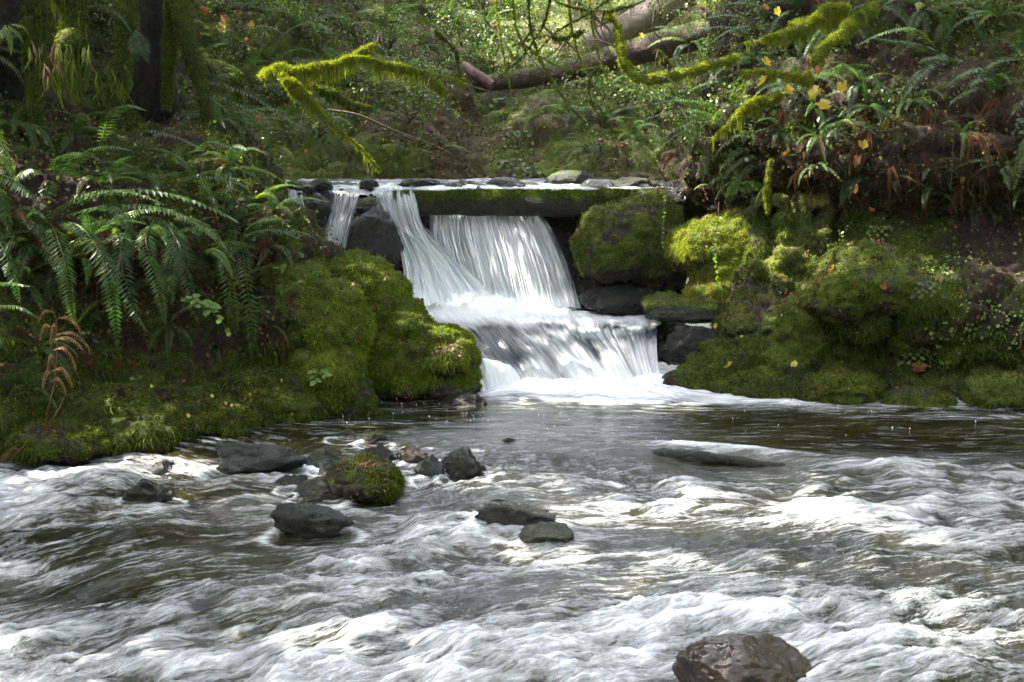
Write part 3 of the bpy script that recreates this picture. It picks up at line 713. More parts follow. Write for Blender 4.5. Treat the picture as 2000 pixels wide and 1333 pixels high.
    # pillows and wakes round the stones
    for (lab, u0, u1, v0, v1, *_r) in river[:14]:
        c = PZ((u0 + u1) / 2, v1, 0); hw = (u1 - u0) / 2 * pxm(c[1])
        d = np.sqrt(((x - c[0]) / (hw * 1.15)) ** 2 + ((y - c[1] - .1) / (hw * .8)) ** 2)
        foam = foam + .55 * np.exp(-((d - 1.08) / .14) ** 2) * (.6 + .6 * (y > c[1])); z = z + .008 * np.exp(-((d - 1.1) / .25) ** 2)
    chop = 0.20 + 0.75 * R_ * (1 - .35 * near)
    V = np.stack([x, y, z], 1)
    me = mesh_np('river_water', V, grid_faces(nu, nv), M_water, True, {'foam': foam, 'chop': chop}, q[:, :2])
    link('river_water', me, kind='structure')
river_surface()
# the same river going on round the camera and downstream
xs = np.linspace(-9, 9, 160); ys = np.linspace(-12, 4.32, 160)
X, Y = np.meshgrid(xs, ys); P = np.stack([X.ravel(), Y.ravel(), 0 * X.ravel()], 1)
P[:, 2] = -0.2 + 0.05 * fbm(P * np.array((1, 2.4, 1)), 4, 5)
link('downstream_water', mesh_np('downstream_water', P, grid_faces(160, 160), M_water, True, {'foam': 0.45 + 0.3 * fbm(P, 3, 4), 'chop': np.full(len(P), .7)}, P[:, :2]), kind='structure')

# upper stream surface
W2 = [[(430, 352, 15.7), (700, 352, 15.9), (1000, 353.5, 16.1), (1320, 355, 16.1)],
      [(430, 356, 15.0), (700, 357, 15.0), (1000, 358.5, 15.1), (1320, 360, 15.1)],
      [(430, 362, 14.3), (700, 366, 14.3), (1000, 368, 14.2), (1320, 370, 14.2)],
      [(520, 362, 14.1), (700, 367, 13.95), (1000, 376, 13.6), (1240, 376, 13.6)],
      [(520, 382, 13.95), (700, 386, 13.82), (1000, 398, 13.55), (1240, 398, 13.55)]]
V = ctrl_sheet(px_rows(W2), 300, 120)
V[:, 2] += 0.03 * fbm(V * np.array((3, 5, 1)), 4, 3) + 0.02
foam = 0.55 + 0.5 * fbm(V * np.array((2, 5, 1)), 3, 8) + 0.5 * sstep(14.6, 13.9, V[:, 1])  # white raised to paint silver sparkle along with the real foam
link('upper_stream', mesh_np('upper_stream', V, grid_faces(300, 120), M_water, True, {'foam': foam, 'chop': np.full(len(V), .5)}, V[:, :2]), kind='structure')

def fall_mat(name, lo, hi, alpha_min=0.0, col=(0.80, 0.83, 0.87), su=70, sv=2.2, dark=False):
    """silky falling water: UV u across, v down the fall; 'foam' attribute adds white"""
    m, nt, b = new_mat(name); n = N(nt)
    out = nt.nodes['Material Output']
    uv = n('UVMap', {'uv_map': 'UVMap'}).outputs[0]
    st = n.stretch(uv, su, sv, 1)
    s1 = n.noise(st, 1.0, 5, 0.65, 0.25); s2 = n.noise(n.stretch(uv, su * 0.22, sv * 0.6, 1), 1.0, 4, 0.6, 0.3)
    s3 = n.noise(n.stretch(uv, su * 3.2, sv * 2.0, 1), 1.0, 3, 0.6, 0.2)
    s = n.math('ADD', n.math('ADD', n.math('MULTIPLY', s1, 0.36), n.math('MULTIPLY', s2, 0.50)), n.math('MULTIPLY', s3, 0.14))
    f = n.math('ADD', n.maprange(s, lo, hi), n.attr('foam'))
    f = n.math('MAXIMUM', f, alpha_min); f = n.math('MINIMUM', f, 1.0)
    b.inputs['Base Color'].default_value = (*col, 1); b.inputs['Roughness'].default_value = 0.4
    b.inputs['Specular IOR Level'].default_value = 0.5
    nt.links.new(n.bump(n.math('ADD', s1, n.math('MULTIPLY', s3, .5)), 0.5, 0.02), b.inputs['Normal'])
    tr = n('BsdfTranslucent', None, Color=(*col, 1)); mm = n('MixShader', None, Fac=0.3)
    nt.links.new(b.outputs[0], mm.inputs[1]); nt.links.new(tr.outputs[0], mm.inputs[2])
    if dark:
        t = nt.nodes.new('ShaderNodeBsdfPrincipled'); t.inputs['Base Color'].default_value = (0.035, 0.045, 0.055, 1)
        t.inputs['Roughness'].default_value = 0.10; t.inputs['IOR'].default_value = 1.36
        nt.links.new(n.bump(s1, 0.6, 0.03), t.inputs['Normal'])
    else:
        t = nt.nodes.new('ShaderNodeBsdfTransparent'); t.inputs[0].default_value = (0.92, 0.94, 0.95, 1)
    mx = n('MixShader', None, Fac=f); nt.links.new(t.outputs[0], mx.inputs[1]); nt.links.new(mm.outputs[0], mx.inputs[2])
    nt.links.new(mx.outputs[0], out.inputs[0])
    return m
M_fallA = fall_mat('falling_water', 0.40, 0.72, su=42)
M_fallB = fall_mat('falling_water_thick', 0.28, 0.66, 0.15, su=36)
M_casc = fall_mat('cascade_water', 0.40, 0.70, 0.0, su=34, sv=3.0, dark=True)
def fall_sheet(name, rows, nu, nv, mat, flute=0.03, freq=40, seed=0, foamf=None, lift=0.0, parent=None, label=None, wob=0.02):
    C = px_rows(rows)
    V = ctrl_sheet(C, nu, nv)
    uu = np.tile(np.linspace(0, 1, nu), nv); vv = np.repeat(np.linspace(0, 1, nv), nu)
    F = grid_faces(nu, nv); Nn = facing(V, normals(V, F))
    q = np.stack([uu * freq, vv * 1.6, 0 * uu + seed], 1)
    V = V + Nn * (flute * fbm(q, 3, seed) * sstep(0, .2, vv) + wob * fbm(np.stack([uu * freq * .25, vv * 2, 0 * uu + seed + 3.3], 1), 2, seed) + lift * sstep(0, .3, vv))[:, None]
    fm = foamf(uu, vv) if foamf else 0 * uu
    me = mesh_np(name, V, F, mat, True, {'foam': fm}, np.stack([uu, vv], 1))
    return link(name, me, parent, kind=None if parent else 'structure', label=label)
wf = bpy.data.objects.new('waterfall', None); COL.objects.link(wf); wf['kind'] = 'structure'; wf['label'] = 'silky white waterfall pouring under and beside the mossy log in two steps'
# main curtain under the log
mainr = [[(838, 402, 13.62), (900, 402, 13.62), (960, 402, 13.62), (1010, 402, 13.62), (1052, 402, 13.62)],
         [(838, 420, 13.45), (900, 420, 13.45), (960, 420, 13.42), (1010, 420, 13.42), (1054, 421, 13.45)],
         [(842, 470, 13.25), (905, 465, 13.2), (972, 465, 13.15), (1030, 465, 13.2), (1080, 470, 13.3)],
         [(868, 530, 13.1), (925, 530, 13.0), (990, 530, 12.95), (1052, 530, 13.0), (1106, 530, 13.15)],
         [(890, 598, 12.95), (945, 600, 12.85), (1005, 604, 12.8), (1070, 606, 12.85), (1130, 606, 13.0)]]
def fm_main(u, v): return 0.12 * v - 0.10 + 0.9 * sstep(0.86, 1.0, v) - 0.25 * sstep(.9, 1, u) - .25 * sstep(.1, 0, u) - .3 * sstep(.25, .05, v)
fall_sheet('curtain', mainr, 260, 120, M_fallB, .045, 22, 3, fm_main, 0.0, wf)
fall_sheet('curtain', mainr, 260, 120, M_fallA, .05, 28, 5, fm_main, 0.07, wf)
# stream left of the log, sweeping right as it falls
leftr = [[(728, 366, 13.75), (752, 366, 13.75), (775, 365, 13.7), (812, 364, 13.6)],
         [(738, 388, 13.25), (762, 388, 13.2), (785, 388, 13.1), (812, 388, 13.08)],
         [(770, 450, 13.1), (790, 450, 13.08), (808, 452, 13.05), (832, 455, 13.1)],
         [(786, 510, 12.9), (818, 512, 12.9), (850, 516, 12.95), (880, 520, 13.05)],
         [(790, 560, 12.65), (830, 566, 12.65), (885, 574, 12.7), (940, 580, 12.8)],
         [(780, 604, 12.3), (840, 606, 12.4), (900, 610, 12.55), (970, 612, 12.7)]]
def fm_left(u, v): return -0.25 * sstep(.3, .0, v) + 0.35 * sstep(.4, .9, v) + .3 * sstep(.8, 1, v) - .2 * sstep(.9, 1, u) * sstep(.8, .5, v)
fall_sheet('side_stream', leftr, 160, 150, M_fallB, .03, 18, 7, fm_left, 0.0, wf)
fall_sheet('side_stream', leftr, 160, 150, M_fallA, .05, 26, 9, fm_left, 0.07, wf)
for rows, sd in (([[(640, 372, 13.9), (668, 374, 13.9), (706, 374, 13.9)], [(648, 392, 13.1), (670, 394, 13.1), (700, 394, 13.1)], [(643, 430, 12.9), (662, 430, 12.9), (690, 430, 12.9)], [(628, 480, 12.7), (650, 480, 12.7), (676, 480, 12.7)], [(618, 540, 12.5), (640, 540, 12.5), (666, 540, 12.5)]], 31),
                 ([[(556, 368, 13.6), (572, 372, 13.6), (592, 372, 13.6)], [(562, 400, 12.75), (577, 402, 12.75), (596, 404, 12.75)], [(572, 435, 12.6), (590, 437, 12.6), (612, 440, 12.6)], [(592, 480, 12.4), (610, 480, 12.4), (632, 482, 12.4)], [(605, 530, 12.2), (622, 530, 12.2), (648, 530, 12.2)]], 33)):
    fall_sheet('side_stream', rows, 60, 80, M_fallA, .03, 9, sd, lambda u, v: 0.12 - .5 * np.abs(u - .5) ** 2 * 2, 0.02, wf)
# lower cascade
def fan(a, b, k): t = np.linspace(0, 1, 9); return a + (b - a) * t + k * np.sin(t * math.pi)
def crow(us, vs, ys): return [(u, v, y) for u, v, y in zip(us, vs, ys)]
lowr = [crow(np.linspace(800, 1284, 9), [566, 574, 584, 596, 602, 604, 606, 612, 614], [12.9] * 9),
        crow(np.linspace(808, 1284, 9), [600, 602, 604, 607, 609, 610, 612, 616, 618], [12.5] * 9),
        crow(np.linspace(830, 1292, 9), [626, 627, 628, 628, 628, 628, 629, 630, 632], [12.15] * 9),
        crow(np.linspace(862, 1284, 9), [650, 650, 650, 648, 646, 644, 643, 642, 642], [11.85, 11.85, 11.88, 11.9, 11.92, 11.92, 11.92, 11.92, 11.95]),
        crow(fan(890, 1282, 10), [680, 682, 682, 676, 670, 666, 666, 662, 662], [11.6, 11.6, 11.62, 11.65, 11.7, 11.7, 11.72, 11.75, 11.78]),
        crow(fan(915, 1284, 26), [712, 716, 716, 712, 708, 704, 702, 700, 700], [11.4, 11.4, 11.42, 11.45, 11.5, 11.5, 11.52, 11.55, 11.6]),
        crow(fan(925, 1296, 50), [756, 758, 760, 760, 760, 760, 758, 758, 758], [11.2, 11.2, 11.2, 11.22, 11.25, 11.28, 11.3, 11.35, 11.4]),
        crow(fan(925, 1304, 50), [785, 785, 785, 785, 785, 785, 785, 785, 785], [11.05] * 9)]
def fm_low(u, v):
    q = np.stack([u * 9, v * 6, 0 * u], 1)
    top = 0.95 * sstep(.44, .12, v)
    mid = -0.25 * np.exp(-((v - .47) / .12) ** 2) - .45 * np.exp(-((v - .55) / .16) ** 2 - ((u - .24) / .13) ** 2) - .4 * np.exp(-((v - .52) / .08) ** 2 - ((u - .72) / .13) ** 2)
    bot = 0.5 * sstep(.62, .92, v)
    return top + mid + bot + 0.12 * fbm(q, 2, 3) + .25 * sstep(.5, .7, v) * sstep(.8, .9, u)
fall_sheet('cascade', lowr, 380, 260, M_casc, .022, 30, 11, fm_low, 0.0, wf, wob=.03)
lobe = [crow((905, 930, 960, 990), (705, 700, 702, 712), [11.35, 11.3, 11.3, 11.35]), crow((912, 940, 972, 1008), (722, 716, 720, 735), [11.2, 11.1, 11.1, 11.2]), crow((920, 950, 985, 1022), (765, 765, 765, 768), [11.05, 10.98, 10.98, 11.1])]
fall_sheet('cascade', lobe, 90, 70, M_fallB, .02, 12, 15, lambda u, v: .45 + .3 * v, 0.02, wf)

# white boiling foam at the foot of the upper fall
def foam_heap(name, u0, u1, vt, Y, h, seed, parent):
    c0, c1 = PX(u0, vt, Y), PX(u1, vt, Y); nu, nv = 200, 60
    x = np.linspace(c0[0], c1[0], nu); d = np.linspace(-.35, .35, nv)
    X, D = np.meshgrid(x, d); zt = PX((u0 + u1) / 2, vt, Y)[2]
    P = np.stack([X.ravel(), (Y + D).ravel(), np.full(nu * nv, zt)], 1)
    e = np.sin(np.clip((X - c0[0]) / (c1[0] - c0[0]), 0, 1) * math.pi).ravel() ** .5 * np.cos(np.clip(D / .36, -1, 1) * math.pi / 2).ravel()
    e = e * (1 + .5 * fbm(P * 3.5, 3, seed + 2))
    P[:, 2] += -h * 2.6 + np.minimum(1, e * 2.2) * h * 1.6 + e * h * (0.35 + 1.1 * billow(P * 7, 4, seed, .6)); P[:, 1] += .05 * fbm(P * 6, 2, seed)
    link(name, mesh_np(name, P, grid_faces(nu, nv), M_foam, True), parent)
M_foam, nt_, b_ = new_mat('foam'); b_.inputs['Base Color'].default_value = (.82, .84, .86, 1); b_.inputs['Roughness'].default_value = .5
n_ = N(nt_); nt_.links.new(n_.bump(n_.noise(n_.pos(), 40, 5, .7), .6, .02), b_.inputs['Normal'])
foam_heap('foam', 800, 1140, 588, 12.72, .13, 3, wf)
foam_heap('foam', 800, 1010, 578, 12.62, .12, 5, wf)
foam_heap('foam', 940, 1288, 758, 11.12, .06, 7, wf)

# thin separate strands of water in front of the curtains
def strands(rows, n, seed, lift=.1, w=.0035):
    rs = np.random.default_rng(seed); C = np.array(px_rows(rows)); VV, FF, off = [], [], 0
    for k in range(n):
        t = rs.random(); a0, a1 = sorted((rs.random(), rs.random())); a1 = min(1, a1 + .2)
        A = catmull(C, 30); B = np.array([catmull(r, 101)[int(np.clip(t + .02 * math.sin(3 * i / 30 + k), 0, 1) * 100)] for i, r in enumerate(A)])
        a0 = max(a0, .12); a1 = max(a1, a0 + .15); i0, i1 = int(a0 * 28), max(int(a1 * 29), int(a0 * 28) + 3); Q = B[i0:i1 + 1].copy()
        if len(Q) < 3: continue
        m = len(Q); Q[:, 1] -= lift * (0.4 + rs.random()) * sstep(5, 14, np.arange(i0, i0 + m)); ww = w * np.sin(np.linspace(.15, math.pi - .1, m)) * rs.uniform(.5, 1.5)
        side = np.array((1, 0, 0)); L = Q - side * ww[:, None]; R = Q + side * ww[:, None] + np.array((0, -.002, 0))
        VV.append(np.stack([L, R], 1).reshape(-1, 3)); i = np.arange(m - 1) * 2 + off
        FF.append(np.stack([i, i + 1, i + 3, i + 2], 1)); off += 2 * m
    return np.concatenate(VV), np.concatenate(FF)
for rows, n, sd in ((mainr, 70, 1), (leftr, 45, 2)):
    Vs, Fs = strands(rows, n, sd); o = link('water_strands', mesh_np('water_strands', Vs, Fs, M_foam, True), wf); o['kind'] = 'stuff'

# droplets and bubbles jumping on the pool
rs = np.random.default_rng(12); VV, FF, off = [], [], 0
for k in range(230):
    u = rs.uniform(660, 1980); v = rs.uniform(786, 868)
    if u < 1000: v = rs.uniform(790, 830)
    if fbm(np.array([[u / 130., v / 18., 0]]), 2, 5)[0] < rs.uniform(-.1, .8): continue
    if not 785 < v < 880: continue
    P = PZ(u, v, 0.0); r = rs.uniform(.002, .006); h = rs.uniform(.8, 1.6) * r
    if P[1] > 10.9: continue
    for q in range(1):
        V = np.array([(r, 0, 0), (0, r, 0), (-r, 0, 0), (0, -r, 0), (0, 0, h), (0, 0, -r)]) + P + np.array((0, 0, rs.uniform(0, .02)))
        FF += [[off + a, off + b, off + c] for a, b, c in ((0,1,4),(1,2,4),(2,3,4),(3,0,4),(1,0,5),(2,1,5),(3,2,5),(0,3,5))]; VV.append(V); off += 6
link('splash_drops', mesh_np('splash_drops', np.concatenate(VV), np.array(FF), M_foam, True), kind='stuff')

# ================================================================== logs
def log(name, pts, radii, mat, label, moss_n=0, mossmat=None, seg=28, rough=.10, cat='log', seed=0, mossw=None, L=.02):
    P = smooth_path(pts, 120); R = np.interp(np.linspace(0, 1, 120), np.linspace(0, 1, len(radii)), radii)
    V, F = tube_np(P, R, seg, False, rough, seed)
    e = bpy.data.objects.new(name, None); COL.objects.link(e); e.location = P[0]; e['label'] = label; e['category'] = cat
    link('trunk', mesh_np('trunk', V - P[0], F, mat, True), e)
    # end caps
    for s, idx in ((0, 0), (1, 119)):
        ring = V[idx * seg:(idx + 1) * seg] - P[0]; c = ring.mean(0)
        fv = np.concatenate([ring, [c]]); ff = np.array([[i, (i + 1) % seg, seg] for i in range(seg)])
        link('cut_end', mesh_np('cut_end', fv, ff, mat, False), e)
    add_solid(V, F)
    if moss_n:
        Nn = normals(V, F); 
        if ((V - np.repeat(P, seg, 0)) * Nn).sum() < 0: Nn = -Nn
        w = (mossw or (lambda V, N_: sstep(.0, .7, N_[:, 2] + .3 * fbm(V * 4, 3, 3))))(V, Nn)
        moss_on(V - P[0], F, moss_n, np.random.default_rng(seed), 'moss', e, mossmat, L, .0035, w, droop=.3, view=False)
    return e, V, F
a, b = PX(768, 399, 13.27), PX(1300, 394, 13.24)
mm = (a + b) / 2 + np.array((0, 0.03, -.012))
log('fallen_log', [a, mm, b], [.118, .125, .11], mat_rock('log_under_falls_wood', ((0.004, 0.0035, 0.0025), (0.010, 0.0085, 0.006), (0.028, 0.025, 0.02)), (.3, .8), 8, .4, (0.04, 0.07, 0.01), .35),
    'straight mossy log lying level across the top of the waterfall', 26000, M_moss, seed=3, rough=.2, L=.028)
log('fallen_log', [PX(925, 168, 19.0), PX(1100, 140, 18.9), PX(1250, 100, 18.7), PX(1430, 52, 18.3)], [.11, .15, .18, .20], M_logw, 'long brown fallen trunk slanting up to the right behind the waterfall', 6000, M_moss, seed=5, L=.03)
log('fallen_log', [PX(1150, 92, 20.4), PX(1260, 36, 20.4), PX(1340, -20, 20.4)], [.2, .24, .26], M_logp, 'pale grey fallen trunk leaning steeply at the top behind the brown one', 0, seed=6)
log('fallen_log', [PX(905, 128, 19.0), PX(928, 145, 18.8), PX(962, 168, 18.7)], [.05, .085, .07], mat_rock('red_bark', ((0.04, 0.018, 0.015), (0.09, 0.04, 0.032), (0.15, 0.08, 0.07)), (.4, .8), 9, .4), 'short reddish piece of broken trunk at the foot of the brown fallen trunk', 0, seed=7)
# submerged log in the river
a, b = PZ(1245, 872, 0), PZ(1560, 892, 0)
log('submerged_log', [a + (0, -.02, -.05), (a * .6 + b * .4) + (0, -.05, -.040), b + (0, -.02, -.09)], [.03, .045, .03], M_rockw, 'dark log lying just under the water with a white ridge over it', 0, seed=8, rough=.35)

# ================================================================== plants
build_tree()
LABELS = {}
def uniq(label):
    return label
def frond_geo(P, width, npin, rng, vee=0.25, fwd=0.35, pw=0.33, hang=0.0, stem=0.004, curl=0.1):
    """P: curve points; returns verts, quads, tint"""
    C = catmull(np.asarray(P, float), npin + 6); C = C[:npin + 6]
    T = np.gradient(C, axis=0); seglen = np.linalg.norm(T, axis=1).mean(); T /= np.linalg.norm(T, axis=1, keepdims=True) + 1e-9
    up = np.array((0, 0, 1.0)); S = np.cross(T, up); 
    bad = np.linalg.norm(S, axis=1) < .25
    S /= np.linalg.norm(S, axis=1, keepdims=True) + 1e-9
    S[bad] = S[~bad].mean(0) if (~bad).any() else (1, 0, 0)
    S /= np.linalg.norm(S, axis=1, keepdims=True) + 1e-9
    Nn = np.cross(S, T)
    i = np.arange(3, npin + 5); t = (i - 3) / (npin + 1)
    prof = np.minimum(1, (t + .06) * 5) ** .6 * (1 - t ** 2.3) ** .75 * width
    VV, off, FF = [], 0, []
    for sgn in (-1, 1):
        l = prof * rng.uniform(.88, 1.08, len(i)); j = rng.normal(0, .05, len(i))
        D = S[i] * sgn + T[i] * (fwd + j)[:, None] - Nn[i] * (vee + rng.normal(0, .08, len(i)))[:, None] - up * hang
        D /= np.linalg.norm(D, axis=1, keepdims=True)
        B = C[i]; w = seglen * pw
        W = T[i] + Nn[i] * rng.normal(0, .25, len(i))[:, None]
        a = B - W * w * .6; b = B + D * (l * .45)[:, None] - W * w - Nn[i] * (l * curl * .2)[:, None]
        c = B + D * l[:, None] + T[i] * (l * .12)[:, None] - Nn[i] * (l * curl)[:, None] - up * (l * .06)[:, None]
        d = B + D * (l * .4)[:, None] + W * w; e = B + W * w * .6
        V = np.stack([a, b, c, d, e], 1); VV.append(V.reshape(-1, 3)); k = np.arange(len(i)) * 5 + off
        FF.append(np.stack([k, k + 1, k + 2, k + 3], 1)); FF.append(np.stack([k, k + 3, k + 4, k + 4], 1)[:0])
        off += 5 * len(i)
    # stem
    w = stem * np.linspace(1, .25, len(C))[:, None]
    L = C - S * w + Nn * .001; R = C + S * w + Nn * .001; M_ = C + Nn * w
    VV.append(np.stack([L, M_, R], 1).reshape(-1, 3)); k = np.arange(len(C) - 1) * 3 + off
    FF.append(np.stack([k, k + 1, k + 4, k + 3], 1)); FF.append(np.stack([k + 1, k + 2, k + 5, k + 4], 1)); off += 3 * len(C)
    V = np.concatenate(VV); F = np.concatenate(FF)
    tint = np.full(len(V), np.clip(rng.normal(.45, .22), 0, 1)) + rng.normal(0, .06, len(V))
    return V, F, tint
# shared frond shapes, all growing along +x from the origin, length 1
def curve(a0, a1, n=9, side=0.0):
    t = np.linspace(0, 1, n); a = a0 + (a1 - a0) * t ** .9
    x = np.concatenate([[0], np.cumsum(np.cos(a[:-1]) / (n - 1))]); z = np.concatenate([[0], np.cumsum(np.sin(a[:-1]) / (n - 1))])
    return np.stack([x, side * x * x, z], 1)
rf = np.random.default_rng(3)
FR, FRY, FRD, FRS = [], [], [], []
for k in range(18):
    a0 = rad(rf.uniform(25, 75)); a1 = rad(rf.uniform(-75, -20))
    V, F, t = frond_geo(curve(a0, a1, side=rf.uniform(-.15, .15)), rf.uniform(.095, .125), 30, rf, vee=.22, hang=.15, stem=.006)
    FR.append(mesh_np('frond', V, F, M_fern, False, {'tint': t}))
    if k % 3 == 0: FRY.append(mesh_np('frond', V, F, M_fern_y, False, {'tint': t}))
for k in range(8):
    a0 = rad(rf.uniform(0, 40)); a1 = rad(rf.uniform(-95, -80))
    V, F, t = frond_geo(curve(a0, a1, side=rf.uniform(-.15, .15)), rf.uniform(.06, .09), 26, rf, vee=.8, hang=.6, stem=.008, curl=.5)
    FRD.append(mesh_np('dead_frond', V, F, M_dead, False, {'tint': t}))
FR_HANG = []
for k in range(8):
    a0 = rad(rf.uniform(-10, 35)); a1 = rad(rf.uniform(-92, -70))
    V, F, t = frond_geo(curve(a0, a1, side=rf.uniform(-.1, .1)), rf.uniform(.10, .13), 32, rf, vee=.2, hang=.1, stem=.006)
    FR_HANG.append(mesh_np('frond', V, F, M_fern, False, {'tint': t}))
FERN_LAB = []
PLANTS = []            # (object, u, v, descriptor) labels are written at the end
def fern(u, v, size=.7, n=12, out=None, spread=150, seed=0, hangf=.25, dead=2, yellow=0.0, group='sword ferns growing on the banks', label=None, lift=0.0, minup=None, desc='sword fern'):
    rs = np.random.default_rng(abs(seed * 13 + int(u) * 7 + int(v)) + 9999)
    p, nn = hit(u, v); p = p - nn * .02 + Vector((0, 0, lift))
    e = bpy.data.objects.new('sword_fern', None); COL.objects.link(e); e.location = p
    e['category'] = 'fern'; e['group'] = group
    az0 = math.atan2(nn.y, nn.x) if out is None else rad(out)
    for k in range(n):
        az = az0 + rad(spread) * ((k + .5) / n - .5) * 2 * .5 * 1.0 + rs.normal(0, .15)
        hang_ = rs.random() < hangf
        pool = FR_HANG if hang_ else (FRY if rs.random() < yellow else FR)
        m = pool[rs.integers(len(pool))]
        o = bpy.data.objects.new('frond', m); COL.objects.link(o); o.parent = e
        s = size * rs.uniform(.7, 1.15)
        o.rotation_euler = (rs.normal(0, .2), rs.normal(-.05, .18), az); o.scale = (s, s, s)
    for k in range(dead):
        m = FRD[rs.integers(len(FRD))]
        o = bpy.data.objects.new('dead_frond', m); COL.objects.link(o); o.parent = e; o['label'] = 'brown withered frond hanging down'
        s = size * rs.uniform(.6, 1.0); o.rotation_euler = (0, rs.normal(0, .3), az0 + rs.normal(0, 1.1)); o.scale = (s, s, s)
    PLANTS.append([e, u, v, size, label, desc]); return e
def one_frond(e, pts_px, width, mat, npin=42, seed=1, stem=.004, **kw):
    """a frond through given (u, v, Y) points, added to fern e"""
    rs = np.random.default_rng(seed); P = np.array([PX(*q) for q in pts_px]); P = P - np.array(e.location)
    V, F, t = frond_geo(P, width, npin, rs, stem=stem, **kw)
    return link('frond', mesh_np('frond', V, F, mat, False, {'tint': t}), e)

# --- left bank: the long arching fronds
def hero(label, root, fronds, mat=M_fern, width=.085, seed=0, name='sword_fern', cat='fern', group='sword ferns growing on the banks'):
    e = bpy.data.objects.new(name, None); COL.objects.link(e); e.location = PX(*root); e['label'] = label; e['category'] = cat; e['group'] = group
    for k, f in enumerate(fronds):
        one_frond(e, f, width * (0.9 + .25 * ((k * 37) % 10) / 10), mat, 34, seed * 31 + k)
    return e
Yl = 9.9
hero('big arching fern of the left bank, nearest the straw coloured dead bracken', (90, 430, 9.8), [
    [(90,430,9.8),(170,385,9.5),(270,370,9.3),(360,385,9.3),(440,418,9.3),(470,440,9.35)],
    [(100,430,9.8),(190,405,9.4),(290,402,9.2),(370,425,9.15),(425,470,9.2)],
    [(95,425,9.8),(150,385,9.6),(210,372,9.5),(270,378,9.4),(330,405,9.4)],
    [(110,435,9.8),(150,440,9.4),(200,490,9.2),(235,560,9.1),(290,650,9.15)],
    [(120,430,9.8),(165,450,9.3),(210,530,9.1),(225,610,9.1),(232,690,9.15)],
    [(100,440,9.8),(110,460,9.4),(128,520,9.25),(138,590,9.2),(150,645,9.25)],
    [(150,425,9.8),(210,400,9.3),(245,430,9.1),(262,470,9.1)]], width=.10, seed=1)
hero('fern with two long level fronds reaching right below the dark tree trunk', (235, 290, 10.6), [
    [(235,275,10.6),(275,255,10.3),(330,262,10.2),(375,280,10.2),(402,296,10.2)],
    [(375,300,10.9),(410,275,10.6),(445,283,10.5),(480,305,10.5),(500,330,10.6)],
    [(300,400,10.5),(360,352,10.2),(420,345,10.1),(470,358,10.0),(490,375,10.0)]], width=.075, seed=2)
hero('fern with bushy dark fronds spraying left and right above the big arching fern', (100, 340, 10.3), [
    [(95,345,10.2),(120,305,10.0),(170,300,9.9),(205,318,9.9)],
    [(110,350,10.2),(160,300,9.9),(215,285,9.8),(262,295,9.8)],
    [(190,300,10.4),(215,225,10.2),(250,205,10.1),(290,218,10.1)],
    [(90,350,10.2),(60,330,10.0),(30,350,9.9),(10,400,9.9)],
    [(100,350,10.2),(90,370,10),(80,410,9.9)]], width=.09, seed=3)
hero('fern at the right end of the left bank, two short fronds bent toward the falls', (475, 460, 10.4), [
    [(470,470,10.4),(500,435,10.2),(535,425,10.1),(560,432,10.1)],
    [(470,475,10.4),(505,450,10.1),(550,448,10.0),(590,470,10.0)],
    [(460,440,10.5),(440,500,10.2),(455,600,10.1),(462,660,10.15)],
    [(470,460,10.5),(478,520,10.2),(492,640,10.1),(490,700,10.15)]], width=.10, seed=4)
hero('fern drooping long green fronds in front of the dark hollow of the left bank', (330, 440, 10.1), [
    [(300,430,10.1),(285,470,9.7),(310,560,9.5),(325,640,9.5)],
    [(320,430,10.1),(350,480,9.7),(372,560,9.6),(390,640,9.6)],
    [(250,440,10.0),(235,500,9.6),(262,600,9.4),(296,660,9.4)],
    [(340,420,10.1),(380,430,9.7),(420,455,9.6),(452,500,9.6)],
    [(330,430,10.1),(340,470,9.8),(330,540,9.6),(336,600,9.6)]], width=.11, seed=5)
hero('pale frond fern poking in from the left border half way down the bank', (-60, 600, 9.0), [
    [(-60,600,8.9),(-10,598,8.8),(40,600,8.75),(80,625,8.75)],
    [(-60,640,8.9),(-30,640,8.8),(0,665,8.7),(22,695,8.7)],
    [(-60,560,9.0),(-20,555,8.9),(25,553,8.8),(62,560,8.8)]], width=.07, seed=6)
hero('fern beside the left border with long fronds falling across its dark corner', (-40, 330, 9.7), [
    [(-60,200,9.8),(-10,260,9.5),(20,320,9.4),(40,380,9.4)],
    [(-60,330,9.7),(0,340,9.4),(50,370,9.3),(85,410,9.3)],
    [(-60,420,9.7),(-20,440,9.4),(20,520,9.2),(40,600,9.2)],
    [(-60,250,9.7),(-20,300,9.5),(10,400,9.4),(22,470,9.4)]], width=.10, seed=7)
hero('fern with long grey green fronds trailing down behind the lit mossy branch', (400, 170, 12.2), [
    [(390,160,12.4),(440,165,12.1),(500,190,12.0),(560,230,12.0),(612,262,12.0)],
    [(395,175,12.4),(430,185,12.1),(490,215,12.0),(540,255,12.0)],
    [(520,170,13.0),(490,130,12.8),(500,100,12.7),(530,80,12.7)],
    [(440,100,13.2),(470,60,13.0),(520,50,12.9),(560,70,12.9)]], width=.085, seed=8)
hero('fern whose two green fronds curve from the top of the hanging moss to the trunk', (170, 20, 11.4), [
    [(165,15,11.5),(200,10,11.3),(235,30,11.2),(260,68,11.2)],
    [(265,60,11.4),(278,75,11.3),(285,100,11.25),(290,125,11.25)],
    [(265,60,11.4),(262,80,11.3),(266,100,11.25),(268,122,11.25)]], width=.075, seed=9)
